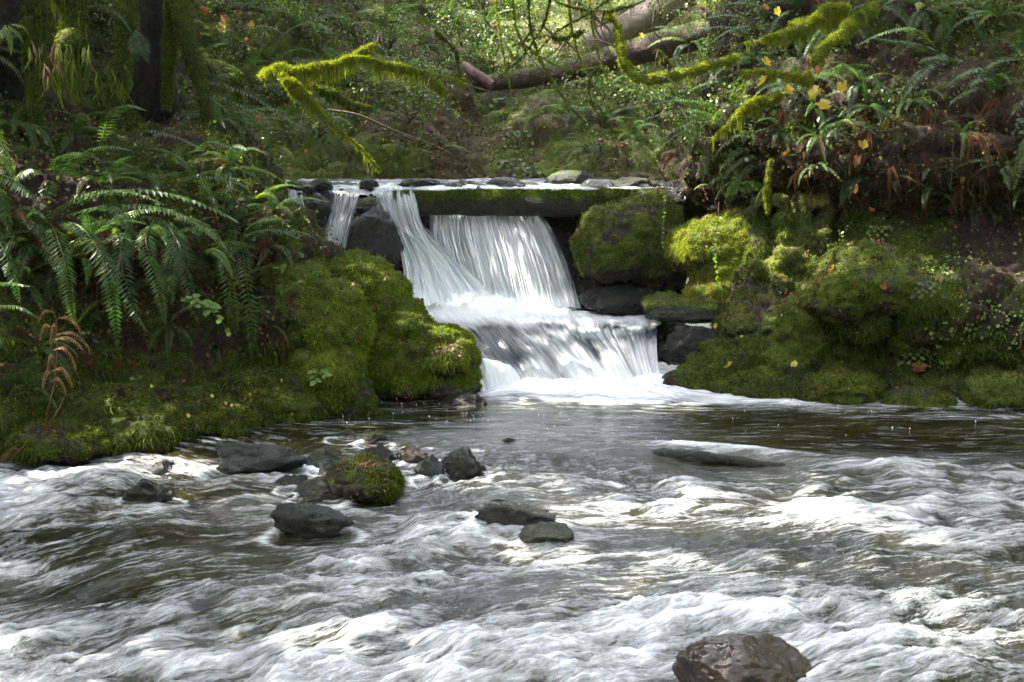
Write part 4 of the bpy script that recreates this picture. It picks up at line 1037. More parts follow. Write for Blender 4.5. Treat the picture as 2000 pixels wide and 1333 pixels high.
# --- right bank heroes
hero('big blue green fern at the upper right whose fronds arch left in the open', (1900, 110, 11.8), [
    [(1830,95,11.9),(1780,55,11.6),(1720,65,11.5),(1662,95,11.5)],
    [(1850,110,11.9),(1790,85,11.6),(1740,78,11.5),(1690,72,11.5)],
    [(1850,100,11.9),(1820,120,11.5),(1780,160,11.3),(1745,230,11.3)],
    [(1840,110,11.9),(1760,42,11.7),(1850,30,11.5)][::2] + [(1855,60,11.6)],
    [(1960,170,11.9),(1920,135,11.5),(1880,142,11.4),(1840,175,11.4)],
    [(1960,180,11.9),(1930,155,11.5),(1900,158,11.3),(1868,200,11.3)],
    [(1960,160,11.9),(1950,100,11.7),(1920,60,11.6),(1900,20,11.6)],
    [(1880,120,11.9),(1850,112,11.6),(1810,112,11.5),(1790,125,11.5)]], width=.10, seed=11)
hero('fern hanging one broad frond down at the right border', (2040, 260, 11.2), [
    [(2060,240,11.2),(2020,260,11.0),(1990,310,10.9),(1978,380,10.9)],
    [(2060,200,11.2),(2030,190,11.0),(1990,200,10.9),(1965,240,10.9)]], width=.12, seed=12)
hero('fern of the right bank crest with shining fronds spreading left toward the falls', (1430, 110, 13.9), [
    [(1500,80,13.8),(1450,35,13.6),(1400,30,13.5),(1360,45,13.5)],
    [(1500,75,13.8),(1460,50,13.5),(1420,60,13.4),(1380,90,13.4)],
    [(1490,90,13.8),(1440,55,13.6),(1380,55,13.5),(1330,80,13.5)],
    [(1510,70,13.8),(1500,20,13.6),(1450,5,13.5),(1410,10,13.5)],
    [(1510,70,13.8),(1530,40,13.5),(1520,15,13.4),(1490,0,13.4)],
    [(1500,80,13.8),(1470,90,13.5),(1440,110,13.4),(1420,140,13.4)]], width=.085, seed=13)
hero('fern with grey shining fronds fanning left above the round mossy boulder', (1440, 230, 13.2), [
    [(1440,180,13.3),(1400,158,13.1),(1370,165,13.0),(1340,180,13.0)],
    [(1430,220,13.3),(1380,200,13.0),(1320,195,12.9),(1265,205,12.9)],
    [(1420,235,13.3),(1360,215,13.0),(1300,220,12.9),(1240,240,12.9)],
    [(1420,240,13.3),(1370,230,13.0),(1320,250,12.9),(1280,290,12.9)],
    [(1410,250,13.3),(1370,250,13.0),(1340,290,12.9),(1315,340,12.9)],
    [(1420,250,13.3),(1390,270,13.0),(1375,320,12.9),(1370,360,12.9)],
    [(1400,245,13.3),(1350,205,13.1),(1300,185,13.0),(1250,185,13.0)]], width=.085, seed=14)
hero('bright green fern drooping over the mossy columns beside the sunlit boulder', (1480, 290, 12.7), [
    [(1500,290,12.8),(1450,262,12.5),(1415,280,12.4),(1392,310,12.4)],
    [(1500,300,12.8),(1450,290,12.5),(1420,310,12.4),(1400,345,12.4)],
    [(1500,305,12.8),(1460,305,12.4),(1420,335,12.3),(1400,385,12.3)],
    [(1500,310,12.8),(1470,320,12.4),(1440,350,12.3),(1425,400,12.3)],
    [(1490,280,12.8),(1500,255,12.6),(1480,245,12.5),(1450,250,12.5)]], mat=M_fern, width=.085, seed=15)
hero('fern fronds dangling over the dark hollow at the middle of the right bank', (1650, 290, 12.2), [
    [(1700,250,12.3),(1720,270,12.0),(1715,310,11.9),(1702,335,11.9)],
    [(1640,310,12.3),(1655,330,12.0),(1650,370,11.9),(1643,405,11.9)],
    [(1670,330,12.3),(1678,340,12.0),(1676,350,11.9),(1672,355,11.9)],
    [(1700,240,12.3),(1640,225,12.1),(1610,235,12.0),(1590,265,12.0)],
    [(1700,300,12.3),(1730,290,12.1),(1765,290,12.0),(1800,270,12.0)]], width=.075, seed=16)

# --- scattered ferns rooted on the banks
spots = [ # u, v, size, n
 (1820,380,.55,8),(1900,400,.5,7),(1960,420,.5,7),(1740,360,.5,7),(1680,340,.5,7),(2030,380,.6,8),(1930,180,.6,8),(1610,160,.6,8),(480,180,.7,9),(530,120,.7,9),(560,260,.55,8),(450,230,.6,8),(380,120,.6,7),(1350,90,.7,9),(1300,200,.6,8),
 (120,520,.7,8),(180,470,.7,8),(280,470,.6,8),(440,470,.6,8),(40,560,.6,8),(520,500,.5,7),(340,560,.5,6),(240,600,.5,6),(600,560,.35,5),(450,610,.4,6),
 (60,480,.65,9),(250,520,.6,9),(400,500,.6,8),(480,560,.5,7),(330,640,.4,6),(180,640,.45,6),(80,680,.45,6),(420,680,.35,5),(560,590,.45,6),(20,420,.6,8),(350,470,.55,8),(280,350,.55,9),(140,260,.6,8),(380,360,.55,8),(500,390,.5,8),
 (1450,280,.55,9),(1600,270,.5,7),(1860,40,.6,9),(1520,150,.6,9),
 (30,250,.6,9),(150,520,.55,7),(330,330,.5,8),(420,240,.6,10),(450,330,.55,9),(520,300,.45,8),(200,360,.5,8),(560,520,.4,5),
 (520,640,.35,5),(60,760,.35,5),(-60,120,.7,10),(-80,520,.6,9),(400,400,.5,7),(540,410,.4,6),
 (430,80,.6,10),(500,20,.6,10),(590,60,.6,9),(680,60,.6,10),(760,40,.6,10),(640,230,.5,7),(700,300,.45,7),(800,180,.6,9),(870,130,.6,9),(820,90,.6,9),(720,130,.5,8),
 (950,60,.7,9),(880,40,.7,9),(1000,20,.7,9),(1000,110,.6,8),(860,290,.4,6),(780,320,.4,5),
 (1040,230,.5,8),(1110,230,.5,8),(1180,240,.6,10),(1230,270,.6,10),(1150,290,.5,7),(1240,190,.6,9),(1190,180,.6,9),
 (1560,180,.7,11),(1620,60,.7,11),(1680,160,.6,10),(1560,90,.6,10),(1720,20,.7,10),(1800,20,.7,10),(1950,40,.7,11),(1990,120,.6,9),
 (1590,210,.5,8),(1700,210,.55,8),(1780,200,.5,7),(1880,260,.5,8),(1960,330,.5,7),(1530,260,.5,8),(1480,200,.6,9),
 (1400,370,.4,7),(1450,360,.45,8),(1590,330,.4,6),(1640,250,.5,8),(1820,330,.4,6),(1470,130,.6,10),(1390,260,.5,8),(1560,20,.7,10)]
for k, (u, v, s, n) in enumerate(spots):
    left = u < 700
    hangy = .35 if (u < 560 or u > 1450) else .2
    if u > 1450: s, n, hangy = s * .85, n, .5
    fern(u, v, s, n, out=None, spread=210, seed=k, hangf=hangy, dead=1, yellow=.15 + .25 * (560 < u < 1300))

# dead frond curtains
def dead_clump(u, v, size, n, label):
    rs = np.random.default_rng(abs(int(u + v)) + 999); p, nn = hit(u, v)
    e = bpy.data.objects.new('dead_fern', None); COL.objects.link(e); e.location = p + nn * .05; e['category'] = 'dead fern'; e['group'] = 'clumps of brown dead fronds'
    az0 = math.atan2(nn.y, nn.x)
    for k in range(n):
        o = bpy.data.objects.new('frond', FRD[rs.integers(len(FRD))]); COL.objects.link(o); o.parent = e
        s = size * rs.uniform(.6, 1.1); o.rotation_euler = (0, rs.normal(.1, .15), az0 + rs.normal(0, .9)); o.scale = (s * .55, s * .7, s)
    PLANTS.append([e, u, v, size, label, 'clump of brown dead fronds'])
for u, v, s, n in [(105,450,.55,7),(175,470,.7,9),(200,560,.6,7),(300,560,.45,5),(520,480,.5,7),(550,660,.35,6),(235,700,.35,4),(40,640,.4,5),
                   (1620,190,.5,7),(1700,260,.6,9),(1760,240,.6,9),(1830,230,.6,9),(1900,280,.6,9),(1960,200,.6,8),(1560,150,.5,6),(1330,300,.5,6),(1660,380,.35,5),(1740,330,.5,7),(1880,360,.5,6),(1450,220,.4,5),(1200,290,.5,7),(1250,260,.4,6),(1540,230,.4,5),(1660,300,.4,5),(1790,320,.4,5),(1920,340,.4,5),(1580,330,.4,5),(90,560,.5,6),(260,640,.4,5),(150,700,.4,5),(480,240,.4,5),(1650,120,.4,6),(1780,120,.5,6),(1950,100,.5,6)]:
    dead_clump(u, v, s, n, None)

# straw coloured dead frond standing at the left water edge
e = hero('straw coloured dead bracken standing on the left shore at the water edge', (85, 885, 8.75), [], name='dead_bracken', cat='dead fern', group='dead bracken')
del e['group']
base = np.array(e.location)
for k, (pts, r) in enumerate(((((85,885,8.75),(92,810,8.7),(108,740,8.65),(112,640,8.6),(100,600,8.6)), .008), (((85,885,8.75),(70,850,8.7),(15,905,8.4))[::1], .006), (((88,840,8.7),(115,800,8.6),(130,765,8.55)), .008))):
    P = smooth_path([PX(*q) for q in pts], 24) - base
    link('stem', tube_mesh('stem', P, np.linspace(r, r * .4, 24), M_straw, 6), e)
rs = np.random.default_rng(5)
for k, (u0, v0, du, dv) in enumerate([(110,625,45,30),(110,640,-10,45),(108,665,50,22),(106,685,40,45),(105,700,-12,40),(104,725,35,38),(98,640,-20,30),(105,612,-30,20),(100,745,28,30),(112,655,60,40),(98,730,-14,34),(40,880,-30,25),(25,892,-28,20)]):
    one_frond(e, [(u0, v0, 8.6), (u0 + du * .5, v0 - 6, 8.55), (u0 + du, v0 + dv * .5, 8.5), (u0 + du * 1.05, v0 + dv, 8.5)], .028, M_straw, 16, 60 + k, vee=.5, hang=.4)

# small yellow leafed shrub in front of the left hollow, mahonia, bright seedlings
def sprig(label, stems, mat, leaf, nleaf, seed, cat='plant', name='leafy_sprig', width=.35, droop=.5):
    rs = np.random.default_rng(seed); root = PX(*stems[0][0])
    e = bpy.data.objects.new(name, None); COL.objects.link(e); e.location = root; e['label'] = label; e['category'] = cat
    for st in stems:
        P = smooth_path([PX(*q) for q in st], 20) - root
        link('stem', tube_mesh('stem', P, np.linspace(.004, .0015, 20), M_twig, 5), e)
        for k in range(nleaf):
            i = int(4 + 15 * k / nleaf); p = P[min(i, 19)]
            T = P[min(i + 1, 19)] - P[i - 1]; T /= np.linalg.norm(T) + 1e-9
            s = np.cross(T, (0, 0, 1)); s /= np.linalg.norm(s) + 1e-9
            d = s * (1 if k % 2 else -1) + T * .5 + np.array((0, -.3, -droop * rs.random())); d /= np.linalg.norm(d)
            l = leaf * rs.uniform(.7, 1.2); w = np.cross(d, (0.1, -.8, .5)); w /= np.linalg.norm(w)
            n_ = np.cross(w, d)
            V = np.array([0 * d, d * l * .3 + w * l * width * .8, d * l * .65 + w * l * width * .75, d * l, d * l * .65 - w * l * width * .75, d * l * .3 - w * l * width * .8, d * l * .5 - n_ * l * .07]) + p
            me = mesh_np('leaf', V, np.array([[0, 1, 6], [1, 2, 6], [2, 3, 6], [3, 4, 6], [4, 5, 6], [5, 0, 6]]), mat, False, {'tint': np.full(7, rs.random())})
            link('leaf', me, e)
    return e
sprig('thin shrub with pale yellow leaves in front of the dark hollow of the left bank', [[(352,610,9.75),(375,595,9.6),(400,600,9.5),(430,625,9.45),(458,668,9.45)], [(352,610,9.75),(370,580,9.6),(385,590,9.55),(415,612,9.5)], [(372,596,9.7),(400,590,9.6),(425,600,9.5)]], M_fern_y, .085, 10, 1, 'shrub', 'yellow_shrub', .3)
sprig('bright green seedling on the face of the tall mossy mound at left', [[(606,715,10.0),(612,730,9.95),(618,750,9.9)], [(600,722,10.0),(625,725,9.95),(640,735,9.9)]], M_fern_y, .06, 6, 2)
sprig('vine of small bright leaves hanging over the sunlit yellow boulder', [[(1404,395,12.0),(1402,430,11.95),(1396,480,11.95),(1398,520,11.95),(1405,575,11.95)]], M_fern_y, .06, 15, 3, 'vine', 'hanging_vine', .4)
sprig('vine with small pale leaves hanging down between the two mossy boulders on the right', [[(1297,350,12.4),(1298,400,12.4),(1295,450,12.4),(1294,510,12.4)]], M_fern, .04, 13, 4, 'vine', 'hanging_vine', .45)
for k, (u, v, lab) in enumerate([(1835,385,'small rosette of green leaves high on the brown litter of the right bank'), (1720,460,'grey green drooping sprig in the middle of the right bank'), (1790,700,'little fern like sprig at the foot of the right bank below the hump'), (1815,570,'small sprig right of the mossy hump on the right bank'), (2010,250,'leafy plant at the right border')]):
    p, nn = hit(u, v); y = p.y - .06
    st = [[(u, v, y), (u + dx * .5, v - 18, y - .05), (u + dx, v + 12, y - .1)] for dx in (-30, -12, 8, 30)]
    sprig(lab, st, M_fern if k != 1 else M_fern_y, .05, 8, 10 + k)
for k, (u, v, lab) in enumerate([(1455,375,'bright green leafy tips beside the fern above the sunlit boulder'), (1400,100,'loose green sprigs at the crest above the pale vine'), (1000,330,'low leafy plant at the right side of the dirt gully'), (1030,345,'small leafy plant with pale leaves beside the grey rock behind the log'), (985,210,'broad leafed pale plant on the mossy mound behind the falls'), (1010,275,'glossy plant with long leaves below the mossy mound behind the falls')]):
    p, nn = hit(u, v); y = p.y - .1
    st = [[(u, v, y), (u + dx * .5, v - 20, y - .05), (u + dx, v - 6 + abs(dx) * .4, y - .1)] for dx in (-34, -14, 10, 34)]
    sprig(lab, st, M_fern_y if k in (0, 1) else M_shrub, .09, 8, 30 + k, droop=.8)

# ---- mossy branches
def branch(label, pts, radii, mossr, hang=0.08, moss_n=9000, seed=0, mat=M_moss, twigs=(), name='mossy_branch', strand_n=500, bark=M_twig):
    P = smooth_path([PX(*q) for q in pts], 90); R = np.interp(np.linspace(0, 1, 90), np.linspace(0, 1, len(radii)), radii)
    rs = np.random.default_rng(seed)
    P = P + 0.5 * R[:, None] * np.stack([vn(np.stack([np.arange(90) * .35, np.full(90, i * 7.0), np.full(90, seed)], 1)) for i in range(3)], 1)
    e = bpy.data.objects.new(name, None); COL.objects.link(e); e.location = P[0]; e['label'] = label; e['category'] = 'branch'
    link('limb', tube_mesh('limb', P - P[0], R * .55, bark, 10, .15, seed), e)
    for tw in twigs:
        T = smooth_path([PX(*q) for q in tw], 40) - P[0]
        link('twig', tube_mesh('twig', T, np.linspace(.011, .003, 40), bark, 6, .1, seed), e)
    if mossr and name == 'mossy_branch' and R.max() < .045:
        for q in range(7):
            i = int(rs.uniform(12, 88)); dd = np.array((rs.normal(0, .10), rs.normal(-.02, .06), rs.normal(-.02, .09))); s0 = P[i] - P[0]
            T = smooth_path([s0, s0 + dd * .5 + (0, 0, .015), s0 + dd + (0, 0, -.03)], 12)
            link('twig', tube_mesh('twig', T, np.linspace(.005, .0015, 12), bark, 5, .1, seed + q), e)
    if mossr:
        MR = R * np.interp(np.linspace(0, 1, 90), np.linspace(0, 1, len(mossr)), mossr) * .82 * (1 + .35 * vn(np.stack([np.arange(90) * .22, np.full(90, seed * 1.7), np.zeros(90)], 1), seed)) * np.minimum(1, .35 + np.arange(90) / 6)
        V, F = tube_np(P - P[0] - np.stack([0 * MR, 0 * MR, MR * .2], 1), MR, 16, False, .55, seed)
        Nn = normals(V, F); C = np.repeat(P - P[0], 16, 0)
        V2 = V.copy(); V2[:, 2] -= np.maximum(0, -(V - C)[:, 2]) * .5
        mo = link('moss_cover', mesh_np('moss_cover', V2, F, M_sleeve_y_lit if mat is M_mossy_lit else M_sleeve, True, {'moss': np.ones(len(V2))}), e)
        a, c = tri_sample(V2, F, moss_n, rs); d = a - (P - P[0])[np.argmin(((a[:, None, :] - (P - P[0])[None, ::6]) ** 2).sum(2), 1) * 6]; d /= np.linalg.norm(d, axis=1, keepdims=True) + 1e-9
        VV, FF, t = blades(a, d, .026, .0035, rs, .3, .8); lst = [(VV, FF, t)]
        # hanging strands on the underside
        if strand_n:
            low = a[d[:, 2] < -.1]; k = rs.integers(len(low), size=strand_n); Q = low[k]
            clump = np.clip(.55 + 1.1 * vn(Q * 9, seed), .05, 2.0)
            L = hang * clump * rs.uniform(.4, 1.2, strand_n)
            side = rs.normal(0, 1, (strand_n, 3)); side[:, 2] = 0; side /= np.linalg.norm(side, axis=1, keepdims=True); w = rs.uniform(.002, .006, strand_n)[:, None]
            tip = Q + np.stack([rs.normal(0, .006, strand_n), rs.normal(0, .006, strand_n), -L], 1)
            VV = np.stack([Q - side * w, Q + side * w, tip], 1).reshape(-1, 3); lst.append((VV, np.arange(strand_n * 3).reshape(-1, 3) , np.repeat(rs.random(strand_n), 3)))
        off = 0; A, B, T_ = [], [], []
        for VV, FF, t in lst: A.append(VV); B.append(FF + off); T_.append(t); off += len(VV)
        o = link('hanging_moss', mesh_np('hanging_moss', np.concatenate(A), np.concatenate(B), mat, False, {'tint': np.concatenate(T_)}), e); o['kind'] = 'stuff'
    return e
M_sleeve = mat_ground('moss_sleeve', (G_DARK, G_MID, G_YEL), (G_DARK, G_DARK, G_MID), .1)
M_sleeve_y_lit = mat_ground('moss_sleeve_yellow_lit', ((.05,.08,.008), (.10,.14,.012), (.2,.2,.02)), (G_DARK, G_MID, G_MID), .1)  # sleeve matching the lit moss, light put into its colour
LIT = []
LIT.append(PX(600, 150, 10.7)); LIT.append(PX(600, 190, 10.65)); LIT.append(PX(545,140,10.7)); LIT.append(PX(660, 125, 10.75)); LIT.append(PX(720, 118, 10.8))
branch('sunlit mossy branch with dripping moss reaching right over the falls', [(505,150,11.1),(522,140,10.8),(545,134,10.7),(590,135,10.7),(640,125,10.75),(700,115,10.8),(760,125,10.9),(820,140,11.0),(870,150,11.1),(910,165,11.2)], [.020,.024,.024,.024,.020,.016,.010,.005], [1.2,1.3,1.3,1.3,1.2,1.2,1.1,1.0], .14, 16000, 1, M_mossy_lit,
       twigs=[[(690,115,10.8),(715,98,10.9),(735,85,10.9),(740,60,11)], [(905,165,11.2),(960,180,11.3),(1010,188,11.4)]], strand_n=1500)
branch('bright drooping offshoot of moss hanging below the sunlit branch', [(545,140,10.65),(570,165,10.6),(595,185,10.6),(620,212,10.6),(650,245,10.6),(700,285,10.7),(740,330,10.8)], [.017,.021,.019,.011,.006,.004,.003], [1.2,1.25,1.25,1.2,1.1,1.0,1], .13, 10000, 2, M_mossy_lit,
       twigs=[[(640,215,10.6),(700,225,10.6),(770,255,10.65),(850,285,10.7),(880,300,10.7)], [(600,190,10.6),(650,260,10.7),(700,320,10.8),(745,354,10.9)]], strand_n=1200)
branch('short moss covered side branch forking down from the tip of the sunlit one', [(830,138,11.0),(850,160,11.0),(865,175,11.0),(885,185,11.0)], [.014,.016,.012,.005], [1.6,1.8,1.6,1], .08, 2500, 3, M_mossy_lit, strand_n=300)
branch('mossy stub pointing up from the middle of the sunlit branch', [(680,118,10.85),(700,105,10.85),(720,92,10.9),(738,88,10.9)], [.014,.016,.016,.008], [1.5,1.6,1.6,1], .05, 2500, 4, M_mossy_lit, strand_n=200)
branch('faint mossy branch behind and below the sunlit one', [(600,165,11.6),(640,180,11.6),(690,205,11.7),(730,210,11.7)], [.015,.02,.02,.01], [1.5,1.6,1.5,1], .08, 3500, 5, M_moss, strand_n=400)
branch('crooked mossy branch dropping from the top and bending right above the falls', [(1180,20,12.3),(1203,45,12.3),(1212,90,12.25),(1232,140,12.2),(1270,150,12.2),(1330,142,12.25),(1390,125,12.4),(1440,110,12.7)], [.022,.026,.026,.030,.028,.028,.024,.02], [1.5,1.4,1.4,1.4,1.3,1.3,1.3,1.2], .09, 12000, 6, M_mossy_lit,
       twigs=[[(1212,95,12.25),(1170,80,12.2),(1150,78,12.2)], [(1260,0,12.4),(1220,20,12.35),(1190,35,12.3)]], strand_n=700)
branch('short mossy stub sticking up left from the crooked branch', [(1308,130,12.2),(1295,112,12.2),(1285,98,12.2)], [.016,.018,.010], [1.5,1.6,1.2], .05, 1800, 7, M_moss, strand_n=120)
branch('thick green mossy bough sloping down left from the top of the right bank', [(1660,15,11.6),(1620,18,11.6),(1580,40,11.55),(1530,62,11.5),(1480,80,11.5),(1455,84,11.5)], [.03,.034,.034,.024,.010,.006], [1.5,1.5,1.5,1.5,.9,.7], .16, 11000, 8, M_mossy_lit, strand_n=1300)
branch('hooked mossy bough bending down to the yellow maple leaves on the right', [(1710,12,11.3),(1680,30,11.3),(1645,60,11.25),(1610,85,11.25),(1592,120,11.2)], [.03,.032,.034,.034,.028], [1.4,1.4,1.4,1.4,1.3], .05, 9000, 9, M_mossy_lit, strand_n=500)
branch('level mossy branch carrying the yellow maple leaves', [(1585,150,11.2),(1555,150,11.2),(1520,143,11.2),(1480,141,11.2),(1440,140,11.25)], [.022,.02,.018,.014,.006], [1.5,1.5,1.4,1.3,1], .10, 6500, 10, M_mossy_lit, twigs=[[(1590,145,11.2),(1596,130,11.2),(1594,112,11.2)], [(1560,150,11.2),(1550,175,11.15),(1530,190,11.1)]], strand_n=650)
branch('arched mossy branch below the leaf bearing one, sloping down left', [(1530,185,11.6),(1500,195,11.6),(1465,205,11.6),(1440,225,11.6),(1410,255,11.7),(1390,275,11.8)], [.016,.02,.022,.018,.012,.008], [1.5,1.6,1.6,1.5,1.3,1], .13, 6500, 11, M_mossy_lit, strand_n=900)
branch('moss wrapped hanging root column above the right bank hollow', [(1505,310,12.0),(1500,350,12.0),(1497,380,12.0),(1500,415,12.0)], [.007,.009,.010,.008], [1.5,1.5,1.5,1.3], .06, 4500, 12, M_mossy_lit, strand_n=300)
branch('thick drooping mass of moss hanging from the top left corner', [(135,-40,10.2),(135,10,10.2),(130,60,10.2),(128,110,10.2),(125,150,10.25)], [.10,.12,.12,.09,.03], [1.2,1.15,1.1,1.1,1.3], .3, 20000, 30, M_moss, strand_n=2600)
branch('mossy limb hanging left of the drooping moss mass at the top left', [(60,-40,10.6),(62,60,10.6),(58,140,10.6)], [.05,.06,.03], [1.3,1.3,1.3], .25, 9000, 31, M_moss, strand_n=1200)
# hanging brown licorice fern leaves in the top left
e = hero('drooping bundle of pale brown and green licorice fern leaves by the hanging moss', (100, 80, 10.0), [], name='licorice_fern')
rs = np.random.default_rng(8)
for k in range(34):
    u = rs.uniform(55, 175); v = rs.uniform(80, 150); l = rs.uniform(40, 80)
    one_frond(e, [(u, v, 10.0), (u + rs.normal(0, 6), v + l * .4, 9.95), (u + rs.normal(0, 10), v + l, 9.93)], rs.uniform(.018, .03), (M_litter if u < 110 and k % 2 else M_moss), 22, 200 + k, pw=.7, hang=.5)
e = hero('licorice fern with broad fingers of leaf at the left border near the top', (10, 50, 9.9), [[(10,50,9.9),(20,75,9.85),(22,110,9.85)],[(15,50,9.9),(35,65,9.85),(50,90,9.85)],[(10,50,9.9),(0,70,9.85),(-5,100,9.85)],[(20,48,9.9),(45,52,9.85),(58,70,9.85)]], mat=M_fern_y, width=.04, name='licorice_fern')
e = hero('hanging clump of olive licorice fern leaves left of the dark tree trunk', (215, 130, 10.8), [], name='licorice_fern')
for k in range(22):
    u = rs.uniform(185, 258); v = rs.uniform(120, 170); l = rs.uniform(35, 60)
    one_frond(e, [(u, v, 10.8), (u + rs.normal(0, 6), v + l * .4, 10.75), (u + rs.normal(0, 10), v + l, 10.73)], rs.uniform(.018, .03), M_moss, 22, 300 + k, pw=.7, hang=.5)

# ---- hanging twigs at the top middle
rs = np.random.default_rng(44)
tw = [((1030,-20),(1038,60),(1058,120),(1100,190),(1150,250)), ((945,-20),(948,40),(955,120)), ((1110,-20),(1118,60),(1140,130),(1190,220)), ((1150,-20),(1155,30),(1165,90),(1190,170)),
      ((965,-20),(975,60),(990,140),(1000,190)), ((1080,-20),(1060,50),(1020,110),(975,150)), ((1210,-20),(1160,20),(1090,60),(1050,100)), ((1000,-20),(1010,60),(1040,100),(1110,135),(1180,128)),
      ((1240,10),(1180,20),(1120,15),(1060,-10)), ((750,-10),(753,40),(754,80)), ((660,210),(720,235),(800,270),(870,295)), ((900,0),(850,50),(760,70),(680,60)), ((1320,0),(1280,20),(1230,30),(1180,10)),
      ((1140,60),(1100,75),(1060,70),(1000,90)), ((1170,130),(1150,160),(1160,210),(1200,260)), ((850,60),(890,100),(900,150),(930,180))]
tlab = ['long drooping mossy twig crossing the mound, longest of the twigs at the top middle', 'straight thin twig hanging down left of the long drooping one', 'mossy twig hanging in front of the brown fallen trunk', 'short mossy twig hanging beside the crooked branch', 'yellow green mossy twig hanging in front of the reddish broken trunk', 'bent twig crossing the long drooping twig near the top', 'twig sloping down left from the crooked branch', 'yellow mossy twig curving right below the brown fallen trunk', 'level twig running along the top edge left of the grey trunk', 'thin upright twig above the mossy stub of the sunlit branch', 'bare grey twig arching right below the sunlit branch', 'bare twig sloping left to right above the sunlit branch', 'thin twig joining the top of the crooked branch', 'short level twig among the hanging twigs', 'dangling twig below the brown fallen trunk', 'curved twig at the right tip of the sunlit branch']
for k, pts in enumerate(tw):
    y = 12.0 + rs.uniform(-.6, 1.2)
    yel = k in (4, 7, 2, 3)
    P = [(u, v, y + rs.uniform(-.1, .1)) for u, v in pts]
    branch(tlab[k], P, [.007, .005, .003], [1.7, 1.5, 1.3] if k not in (1, 9, 10, 11, 12) else None, 0.055, 700, 60 + k, M_mossy_lit if yel else M_moss, name='hanging_twig', strand_n=240,
           twigs=[[(P[1][0], P[1][1], P[1][2]), (P[1][0] + rs.uniform(-40, 40), P[1][1] + 40, y), (P[1][0] + rs.uniform(-70, 70), P[1][1] + 80, y)]])
# bare twigs over the right mossy boulder
for k, (pts, lab) in enumerate([(((1205,448),(1240,470),(1270,488),(1292,490)), 'pale bare twig lying against the round mossy boulder'), (((1340,345),(1290,365),(1240,385),(1195,390)), 'bare twig over the right end of the log'), (((1390,250),(1382,290),(1384,340),(1395,380)), 'dark bare twig hanging beside the bright green fern'), (((1862,270),(1860,330),(1855,370)), 'thin pale root dangling on the right bank'), (((1900,205),(1925,240),(1942,265)), 'short pale twig sloping on the upper right bank'), (((1265,385),(1275,410),(1285,440)), 'thin dark twig hanging in front of the round mossy boulder')]):
    y = 12.2 if k < 3 else 11.5
    if k == 2: y = 12.3
    branch(lab, [(u, v, y) for u, v in pts], [.007, .005, .003], None, seed=90 + k, name='bare_twig')

# ---- the dark tree on the left with its mossy roots
def trunk_thing(label, pts, radii, roots, seed, moss_n=8000):
    P = smooth_path([PX(*q) for q in pts], 80); R = np.interp(np.linspace(0, 1, 80), np.linspace(0, 1, len(radii)), radii)
    e = bpy.data.objects.new('tree', None); COL.objects.link(e); e.location = P[0]; e['label'] = label; e['category'] = 'tree'
    V, F = tube_np(P, R, 40, False, .16, seed)
    link('trunk', mesh_np('trunk', V - P[0], F, M_bark, True), e); add_solid(V, F)
    for k, (rp, rr) in enumerate(roots):
        Q = smooth_path([PX(*q) for q in rp], 50); r = np.interp(np.linspace(0, 1, 50), np.linspace(0, 1, len(rr)), rr)
        V, F = tube_np(Q, r, 20, False, .25, seed + k)
        link('root', mesh_np('root', V - P[0], F, M_sleeve, True, {'moss': np.full(len(V), .9)}), e)
        moss_on(V - P[0], F, moss_n, np.random.default_rng(seed + k), 'moss', e, M_moss, .025, .0035, view=False)
    return e
trunk_thing('huge almost black tree trunk rising from the left bank with mossy roots', [(300,270,12.6),(298,180,12.6),(295,60,12.7),(298,-150,12.9),(300,-900,13.5)], [.24,.20,.20,.22,.24],
            [([(352,-60,12.2),(358,40,12.2),(378,120,12.15),(398,190,12.1),(404,260,12.1)], [.09,.09,.07,.05,.04]), ([(335,-20,12.3),(332,80,12.3),(328,160,12.3),(325,215,12.3)], [.05,.06,.05,.04]), ([(250,-40,12.2),(245,80,12.2),(230,180,12.2),(205,260,12.1)], [.08,.09,.08,.06])], 3)
trunk_thing('dark mossy stump like trunk in the shade at the left border', [(30,420,11.4),(25,250,11.4),(10,80,11.5),(0,-400,12)], [.22,.18,.18,.2], [([(80,0,11.0),(75,150,11.0),(62,260,10.9),(60,330,10.8)], [.05,.06,.06,.05])], 9, 5000)

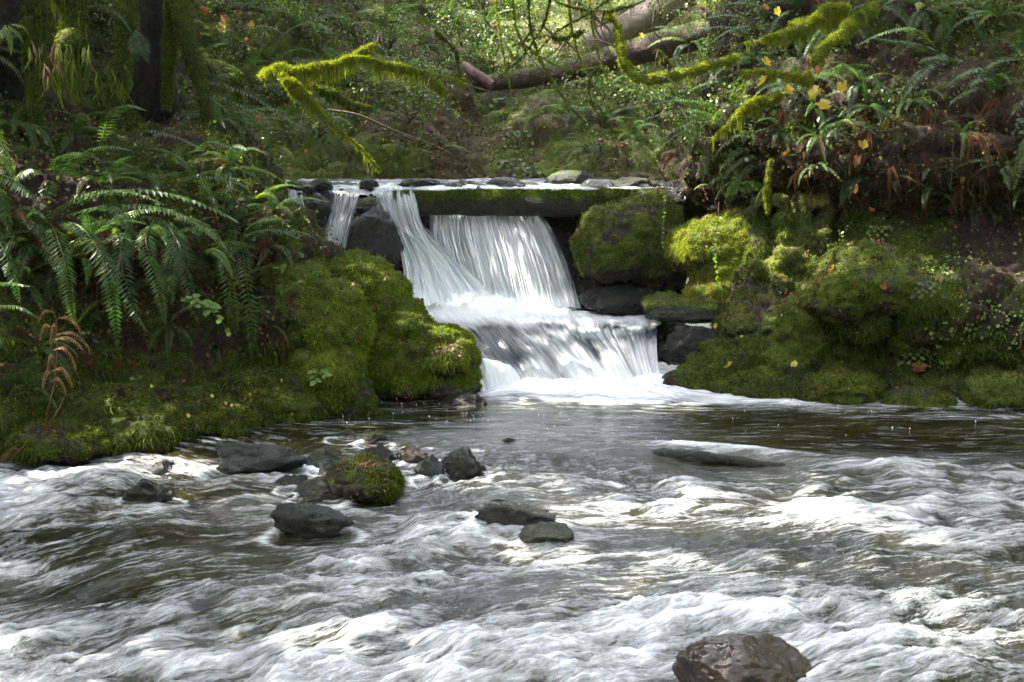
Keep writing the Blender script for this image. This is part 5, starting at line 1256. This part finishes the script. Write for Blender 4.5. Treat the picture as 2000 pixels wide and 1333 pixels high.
# ---- maple leaves
def maple_geo(s, rs, fold=.25):
    lobes = [(-155, .50), (-112, .74), (-84, .64), (-50, .92), (-24, .74), (-6, .98), (0, 1.04), (7, .96), (25, .74), (50, .90), (84, .62), (112, .72), (155, .48)]
    pts = [(0, -.15 * s, 0)]; curl = rs.uniform(.5, 1.3); tw = rs.normal(0, .3)
    for a, r in lobes:
        a = rad(a); r = r * s * rs.uniform(.88, 1.08); x, y = r * math.sin(a) * (1 - .35 * curl), r * math.cos(a)
        pts.append((x, y, -fold * abs(x) * 2 * curl - curl * .5 * y * abs(y) / s + tw * x * y / s + rs.normal(0, .05) * s))
    pts.append((0, .15 * s, .08 * s)); c = len(pts) - 1
    F = [[c, i, i + 1] for i in range(1, len(lobes))] + [[c, len(lobes), 0], [c, 0, 1]]
    return np.array(pts), np.array(F)[:, ::-1]
def maple(u, v, size_px, label, mat=M_yleaf, rot=0, pitch=70, Y=None, stem=True, seed=0, dy=.06):
    rs = np.random.default_rng(int(u * 3 + v) + seed); y = Y
    if y is None: p, nn = hit(u, v); y = p.y - dy
    s = size_px * pxm(y) * .55
    V, F = maple_geo(s, rs)
    s *= .88; V = V * .88
    e = bpy.data.objects.new('maple_leaf', None); COL.objects.link(e); e.location = PX(u, v, y); e.rotation_euler = (rad(pitch + rs.uniform(-35, 20)), rad(rot + rs.uniform(-25, 25)), rad(rs.uniform(-55, 55)))
    e['label'] = label; e['category'] = 'leaf'; e['group'] = 'fallen maple leaves caught on the right bank'
    link('blade', mesh_np('blade', V, F, mat, False, {'tint': rs.random(len(V)) * .6 + .2}), e)
    if stem: link('stalk', tube_mesh('stalk', smooth_path([(0, 0, 0), (0, -.4 * s, .1 * s), (.1 * s, -1.1 * s, .1 * s)], 8), np.full(8, .0015), M_straw, 5), e)
mp = [(1494,118,34,'yellow orange maple leaf on top of the leaf bearing branch, highest left of them',M_yleaf,170,11.1),(1600,133,40,'pale orange curled maple leaf at the tip of the hooked bough',M_oleaf,170,11.05),
 (1492,157,44,'yellow maple leaf hanging below the left end of the leaf bearing branch',M_yleaf,185,11.05),(1538,173,34,'small bright yellow leaf below the middle of the branch',M_yleaf,150,11.1),
 (1596,178,44,'yellow maple leaf hanging right under the hooked bough',M_yleaf,195,11.1),(1645,167,44,'large yellow maple leaf right of the hooked bough tip',M_yleaf,170,11.2),
 (1615,204,40,'yellow leaf lying level below the group of maple leaves',M_yleaf,250,11.3),(1685,280,36,'lone yellow maple leaf in the middle of the right bank',M_yleaf,170,11.6),
 (1674,310,34,'ochre leaf hanging under the lone yellow leaf',M_oleaf,190,11.65),(1675,365,30,'orange leaf in the dark hollow of the right bank',M_oleaf,160,11.7),
 (1540,297,30,'brown orange leaf above the dark hollow, left one of a pair',M_oleaf,180,None),(1572,300,26,'tan leaf above the dark hollow, right one of a pair',M_oleaf,170,None),
 (1560,362,30,'reddish leaf at the brim of the dark hollow',M_oleaf,180,None),(1518,20,28,'yellow leaf at the top edge beside a second smaller one',M_yleaf,160,11.5),(1492,14,26,'orange tinged leaf at the top edge above the sloping bough',M_oleaf,170,11.5),
 (1252,68,20,'small yellow leaf on the brown fallen trunk',M_yleaf,180,12.0),(1426,712,38,'curled yellow leaf above the wet rock on the right shore',M_yleaf,200,None),
 (1398,640,24,'slim pale leaf on the slope right of the lower fall',M_yleaf,60,None),(1550,712,26,'pale upright leaf on the right shore below the root buttress',M_yleaf,10,None),
 (1625,525,32,'pale tan leaf on the overhanging mossy hump',M_oleaf,120,None),(1725,560,34,'bright orange leaf glowing on the overhanging hump',M_oleaf,180,None),
 (1530,548,18,'small yellow leaf on the slope left of the hump, upper one',M_yleaf,100,None),(1535,570,20,'small ochre leaf on the slope left of the hump, lower one',M_oleaf,100,None),
 (1790,718,46,'pale buff leaf lying on the bank above the low water edge rock',M_oleaf,90,None),(1700,410,22,'small orange leaf at the right rim of the dark hollow',M_oleaf,90,None),
 (1880,350,24,'orange brown leaf near the dangling pale root',M_oleaf,180,None)]
for k, (u, v, s, lab, mat, rot, Y) in enumerate(mp):
    maple(u, v, s, lab, mat, rot, 80, Y, seed=k)
LM = [(430,52,36,M_yleaf),(462,28,34,M_oleaf),(482,80,30,M_oleaf),(455,148,26,M_yleaf),(442,40,30,M_oleaf),(520,300,22,M_oleaf),(597,298,18,M_oleaf),(505,232,30,M_oleaf),(395,20,30,M_oleaf),(490,48,24,M_yleaf)]
LL = ['yellow leaf in the upper left thicket beside the mossy root','orange leaf at the top edge right of the black trunk','curled orange leaf right of the mossy root of the black trunk','yellow leaf low in the thicket left of the sunlit branch','orange leaf touching the yellow one by the mossy root','tan leaf on the slope under the sunlit branch','small red orange leaf below the bright drooping moss','brown leaf cluster left of the bright drooping moss','rust leaf at the top edge against the black trunk','small yellow leaf high in the thicket above the sunlit branch']
for k, ((u, v, s, mat), lab) in enumerate(zip(LM, LL)):
    maple(u, v, s, lab, mat, 150 + 40 * k, 75, None, seed=50 + k, dy=.25)
    bpy.context.scene.objects
    COL.objects[-1]
for o in COL.objects:
    if o.get('category') == 'leaf' and o.location.x < -.5: o['group'] = 'autumn leaves caught in the left thicket'
# small round yellow leaves on the left shore
LSL = ['small round yellow leaf nearest the river on the left shore moss', 'small yellow leaf on the shore moss highest of the middle cluster', 'small yellow leaf on the shore moss in the middle of the cluster', 'small yellow leaf lowest of the middle cluster on the shore moss', 'small yellow leaf at the foot of the tall mossy mound near the water', 'small yellow leaf farthest left on the shore moss, beyond the bracken', 'small yellow leaf on the mossy shelf between the cluster and the mound', 'small yellow leaf highest on the shore, close under the tall mossy mound']
LS = [(366,815),(412,778),(440,790),(455,795),(570,805),(292,758),(490,770),(545,745)]
for k, (u, v) in enumerate(LS):
    p, nn = hit(u, v); rs = np.random.default_rng(k); r = rs.uniform(.010, .017)
    th = np.linspace(0, 2 * math.pi, 9)[:-1]; V = np.stack([r * np.cos(th), r * 1.15 * np.sin(th), .15 * r * np.cos(2 * th)], 1); V = np.concatenate([V, [(0, 0, .2 * r)]])
    o = link('small_leaf', mesh_np('small_leaf', V, np.array([[8, i, (i + 1) % 8] for i in range(8)]), M_yleaf, False, {'tint': np.full(9, rs.random())}), cat='leaf', group='small round yellow leaves on the left shore', label=LSL[k])
    o.location = p + nn * .02; o.rotation_euler = (nn + Vector((rs.normal(0, .3), -.5, rs.normal(0, .2)))).to_track_quat('Z', 'Y').to_euler()

# ---- moss, litter and small leaves over the banks (uncountable)
rs = np.random.default_rng(101)
def cover(V, F, moss, n_moss, n_lit, n_leaf, tag, lit_size=.035, leaf=M_shrub, litw=None):
    moss_on(V, F, n_moss, rs, 'moss', None, M_moss, .028, .004, sstep(.35, .75, moss), droop=.5)
    cl_ = sstep(.0, .6, fbm(V * 3.5, 2, 51)); moss_on(V, F, n_moss // 7, rs, 'hanging_moss', None, M_moss, .07, .004, sstep(.4, .75, moss) * cl_, droop=1.6, spread=.5)
    P, Nn = tri_sample(V, F, n_lit, rs, sstep(.75, .3, moss) * (V[:, 2] > .08) + .02); k = in_view(P); P, Nn = P[k], facing(P[k], Nn[k])
    VV, FF, t = leaf_quads(P + Nn * .008, Nn, lit_size, lit_size * .35, rs, .5)
    link('leaf_litter', mesh_np('leaf_litter', VV, FF, M_litter, False, {'tint': t}), kind='stuff')
    if n_leaf:
        cl = sstep(.0, .6, fbm(V * 1.7 + 4, 3, 7)) + .1
        P, Nn = tri_sample(V, F, n_leaf, rs, cl * sstep(.2, 1.6, V[:, 2])); k = in_view(P); P, Nn = P[k], facing(P[k], Nn[k])
        P = P + Nn * (rs.random(len(P)) ** 2 * .16)[:, None]
        VV, FF, t = leaf_quads(P, Nn, .038, .014, rs, .9, .5)
        link('ground_cover', mesh_np('ground_cover', VV, FF, leaf, False, {'tint': t}), kind='stuff')
cover(*LB, 150000, 9000, 14000, 'left')
cover(*RB, 180000, 9000, 46000, 'right')
cover(*HB, 90000, 20000, 66000, 'hill', .06)

# dangling rootlets and dry stems on the upper right bank
P, Nn = tri_sample(RB[0], RB[1], 9000, rs, sstep(1.2, 2.0, RB[0][:, 2]) + .15 * (RB[0][:, 2] > .5)); k = in_view(P); P = P[k]; Nn = facing(P, Nn[k])
n = len(P); L = rs.uniform(.05, .30, n) * (rs.random(n) ** .7); w = rs.uniform(.0012, .003, n)[:, None]
o0 = P + Nn * .03; tip = o0 + np.stack([rs.normal(0, .05, n), rs.normal(-.03, .03, n), -L], 1); sd = np.stack([np.ones(n), rs.normal(0, .3, n), 0 * L], 1)
VV = np.stack([o0 - sd * w, o0 + sd * w, tip + sd * w * .5, tip - sd * w * .5], 1).reshape(-1, 3)
link('rootlets', mesh_np('rootlets', VV, np.arange(4 * n).reshape(-1, 4), M_dead, False, {'tint': np.repeat(rs.random(n), 4)}), kind='stuff')
# clover like seedlings on the right shore
cl = np.exp(-((RB[0][:, 0] - PX(1920, 600, 11.2)[0]) / .55) ** 2) * sstep(.15, .3, RB[0][:, 2]) * sstep(1.25, 1.0, RB[0][:, 2]) * (fbm(RB[0] * 3, 2, 3) > .1)
P, Nn = tri_sample(RB[0], RB[1], 900, rs, cl + .01 * (RB[0][:, 2] > .1)); Nn = facing(P, Nn)
VV, FF, t = leaf_quads(P + Nn * .03, Nn + np.array((0, -.3, .6)), .03, .014, rs, .25)
link('seedlings', mesh_np('seedlings', VV, FF, M_fern_y, False, {'tint': t}), kind='stuff')

# ---- shrubs on the hillside behind
def shrub(u, v, r, n, seed, name='shrub', leafm=M_shrub, leafs=.05):
    rs = np.random.default_rng(seed); p, nn = hit(u, v, 19); p = np.array(p)
    e = bpy.data.objects.new(name, None); COL.objects.link(e); e.location = p; e['category'] = 'shrub'; e['group'] = 'leafy shrubs on the hillside'
    tips, VV, FF, off = [], [], [], 0
    for k in range(11):
        d = np.array((rs.normal(0, .7), rs.normal(-.35, .4), rs.uniform(.4, 1.1))); d *= r * rs.uniform(.6, 1.2) / np.linalg.norm(d)
        Q = smooth_path([(0, 0, 0), d * .5 + rs.normal(0, .04, 3), d + np.array((0, 0, -.15 * r))], 10); A, B = tube_np(Q, np.linspace(.008, .002, 10), 4, False)
        VV.append(A); FF.append(B + off); off += len(A); tips += [Q[i] for i in range(4, 10)]
    link('stems', mesh_np('stems', np.concatenate(VV), np.concatenate(FF), M_twig), e)
    tips = np.array(tips); k = rs.integers(len(tips), size=n); P = tips[k] + rs.normal(0, r * .13, (n, 3)); Nn = np.stack([rs.normal(0, .5, n), rs.normal(-.3, .5, n), np.ones(n)], 1)
    A, B, t = leaf_quads(P, Nn, leafs, leafs * .3, rs, .5, .4)
    o = link('foliage', mesh_np('foliage', A, B, leafm, False, {'tint': t}), e); o['kind'] = 'stuff'
    PLANTS.append([e, u, v, r, None, 'leafy shrub'])
sh = [(560,40),(620,100),(700,20),(760,100),(840,30),(900,90),(960,130),(680,170),(800,240),(870,60),(940,20),(1040,60),(1100,100),(1180,50),(1260,150),(1220,220),(1160,210),(1070,170),(1280,230),(1350,150),(1380,40),(740,200),(620,270),(560,200),(850,190),(470,120),(420,30),(1130,10),(1300,50)]
for k, (u, v) in enumerate(sh): shrub(u, v, .55 if u < 700 else .7, 420, 300 + k, leafm=M_shrub if k % 3 else M_fern_y)

HAZE = 0.0002
# ================================================================== trees above, out of the picture: they dapple the sun
def canopy_tree(x, y, h, cr, cz, n, seed, lean=(0, 0)):
    rs = np.random.default_rng(seed)
    e = bpy.data.objects.new('alder_tree', None); COL.objects.link(e); e.location = (x, y, 0)
    e['category'] = 'tree'; e['group'] = 'tall trees standing over the creek'; e['label'] = 'tall forest tree on the ' + ('left' if x < 0 else 'right') + ' slope whose crown shades the creek'
    top = np.array((lean[0], lean[1], h)); P = smooth_path([(0, 0, 0), top * .5 + (0.2, 0.1, 0), top], 20)
    S = np.array(SUN_DIR)
    for sh in (0, -.5, .5, -1, 1, -1.5, 1.5):          # keep the bole out of the sunny openings
        W = P + np.array((x + sh, y, 0))
        if not any((np.linalg.norm((dv := W - c) - (dv @ S)[:, None] * S, axis=1) < r + .25).any() for c, r in GAPS): break
    x += sh; e.location.x = x
    link('trunk', tube_mesh('trunk', P, np.linspace(.22, .06, 20), M_bark, 12, .15, seed), e)
    VV, FF, off, tips = [], [], 0, []
    for k in range(16):
        b = P[rs.integers(9, 20)]; d = rs.normal(0, 1, 3); d[2] = abs(d[2]) * .4 + .05; d = d / np.linalg.norm(d) * cr * rs.uniform(.6, 1.15)
        Q = smooth_path([b, b + d * .5 + rs.normal(0, .15, 3), b + d], 10); S = np.array(SUN_DIR)
        if any((np.linalg.norm((dv := Q + np.array((x, y, 0)) - c) - (dv @ S)[:, None] * S, axis=1) < r).any() for c, r in GAPS): continue
        A, B = tube_np(Q, np.linspace(.06, .012, 10), 5, False)
        VV.append(A); FF.append(B + off); off += len(A); tips += [Q[i] for i in range(3, 10)]
    link('branches', mesh_np('branches', np.concatenate(VV), np.concatenate(FF), M_bark), e)
    tips = np.array(tips); k = rs.integers(len(tips), size=n); Q = tips[k] + rs.normal(0, .38, (n, 3)); 
    W = Q + np.array((x, y, 0))
    keep = np.ones(n, bool); S = np.array(SUN_DIR)
    for (c, r) in GAPS:                       # leaves cut away along sun rays so chosen spots are lit
        dv = W - c; t = dv @ S; keep &= ~((np.linalg.norm(dv - t[:, None] * S, axis=1) < r) & (t > 0))
    Q = Q[keep]; n = len(Q)
    A, B, t = leaf_quads(Q, np.stack([rs.normal(0, .6, n), rs.normal(0, .6, n), np.ones(n)], 1), .24, .09, rs, .6, .3)
    o = link('crown', mesh_np('crown', A, B, M_shrub, False, {'tint': t}), e); o['kind'] = 'stuff'
GAPS = [(c, .42) for c in LIT] + [(PX(1385, 470, 12.2), .40), (PX(1420, 530, 12.1), .30), (PX(1725, 560, 10.9), .14), (PX(1460, 520, 12.0), .22), (PX(1500, 600, 11.4), .12), (PZ(1190, 1040, 0), .22), (PZ(1880, 1170, 0), .28), (PZ(700, 1240, -.1), .22), (PX(1050, 600, 12.6), .16), (PZ(1150, 790, 0), .3), (PX(720, 500, 11.0), .16), (PX(860, 660, 10.7), .12), (PX(1600, 60, 11.4), .14), (PX(1300, 145, 12.2), .16), (PX(330, 740, 9.6), .10), (PX(1620, 640, 11.0), .08), (PX(1560, 170, 12.3), .22), (PX(1640, 60, 11.2), .2), (PX(1500, 190, 11.5), .15), (PX(1340, 145, 12.2), .2), (PX(1210, 80, 12.2), .15), (PX(1800, 110, 11.7), .25), (PX(1400, 200, 13.0), .30), (PX(330, 395, 9.4), .2), (PX(440, 300, 10.8), .16), (PX(110, 310, 10.0), .14), (PZ(330, 900, 0), .25), (PZ(1500, 1000, 0), .2), (PZ(1240, 1130, -.1), .2)]
k = 0
for (x, y, h, cr, n, lx) in [(-9, 8.0, 12, 3.4, 7000, 3.2), (-8.2, 11.5, 12.5, 3.4, 7000, 3.6), (-7.2, 14.2, 12, 3.4, 7000, 3.6), (-8.0, 17, 13, 3.2, 5000, 3.0), (-12.5, 7, 14, 3.6, 6500, 1.5), (-12, 10.5, 14, 3.6, 6500, 1.5), (-12.5, 14, 15, 3.6, 6500, 1.5),
                         (-9, 21, 14, 3.2, 3600, 3.5), (-13, 18.5, 15, 3.6, 4500, 2.0), (-11, 25, 17, 3.6, 3200, 2), (-8.5, 4.5, 12, 3.2, 5500, 2.0), (-7.0, 10.6, 11, 2.8, 5500, 3.4), (9.5, 16, 12, 3.0, 4200, -1.5), (11, 11, 12, 3.0, 4200, -.5)]:
    canopy_tree(x, y, h, cr, 0, n, 500 + k, lean=(lx, 0)); k += 1

# ---- damp air over the creek
hm, hnt, hb = new_mat('haze'); hnt.nodes.remove(hb)
pv = hnt.nodes.new('ShaderNodeVolumePrincipled'); pv.inputs['Density'].default_value = HAZE; pv.inputs['Color'].default_value = (.93, .95, .97, 1); pv.inputs['Anisotropy'].default_value = .3
hnt.links.new(pv.outputs[0], hnt.nodes['Material Output'].inputs['Volume'])
x0, x1, y0, y1, z0, z1 = -42, 42, -32, 62, -2.0, 24
hv = [(x, y, z) for z in (z0, z1) for y in (y0, y1) for x in (x0, x1)]
hme = bpy.data.meshes.new('haze'); hme.from_pydata(hv, [], [(0, 2, 3, 1), (4, 5, 7, 6), (0, 1, 5, 4), (2, 6, 7, 3), (0, 4, 6, 2), (1, 3, 7, 5)]); hme.materials.append(hm)
link('haze', hme, kind='stuff')

# ---- labels of the repeated plants: say where each one stands
MARKS = [('the sunlit mossy branch', 650, 130), ('the black tree trunk', 300, 150), ('the yellow leafed thin shrub', 400, 610), ('the straw coloured dead bracken', 100, 740), ('the top left corner', 0, 0),
         ('the round mossy boulder', 1215, 470), ('the sunlit yellow boulder', 1390, 490), ('the crooked mossy branch', 1230, 120), ('the brown fallen trunk', 1130, 130), ('the pale grey fallen trunk', 1250, 40),
         ('the dirt gully behind the falls', 930, 270), ('the mossy mound behind the falls', 1080, 195), ('the hooked mossy bough', 1620, 80), ('the lone yellow maple leaf', 1685, 280), ('the dark hollow of the right bank', 1590, 430),
         ('the blue green fern', 1800, 100), ('the top right corner', 2000, 0), ('the right border', 2000, 330), ('the overhanging mossy hump', 1700, 560), ('the left end of the log', 810, 390), ('the small side streams', 640, 400), ('the tall mossy mound', 640, 640), ('the hanging moss mass', 130, 90), ('the big arching fern', 280, 410)]
for _o in COL.objects:
    if _o.get('label') and len(_o['label'].split()) > 16: print('LONG', _o['label'])
used = set(o.get('label') for o in COL.objects if o.get('label'))
for e, u, v, s, lab, desc in PLANTS:
    big = {'sword fern': 'large' if s >= .65 else ('small' if s <= .42 else 'mid-sized'), 'leafy shrub': 'loose', 'clump of brown dead fronds': 'hanging'}[desc]
    ms = sorted(MARKS, key=lambda m: math.hypot(m[1] - u, m[2] - v))
    def where(m):
        du, dv = u - m[1], v - m[2]
        if abs(du) > 1.8 * abs(dv): return 'right of ' if du > 0 else 'left of '
        if abs(dv) > 1.8 * abs(du): return 'below ' if dv > 0 else 'above '
        return ('low' if dv > 0 else 'high') + (' right of ' if du > 0 else ' left of ')
    cands = [lab] if lab else []
    cands += [f'{big} {desc} just {where(m)}{m[0]}' for m in ms[:3]]
    cands += [f'{big} {desc} {where(ms[i])}{ms[i][0]}, {where(ms[j])}{ms[j][0]}' for i in range(5) for j in range(i + 1, 7)]
    cands = [c for c in cands if len(c.split()) <= 16]
    for c in cands:
        if c not in used: break
    used.add(c); e['label'] = c
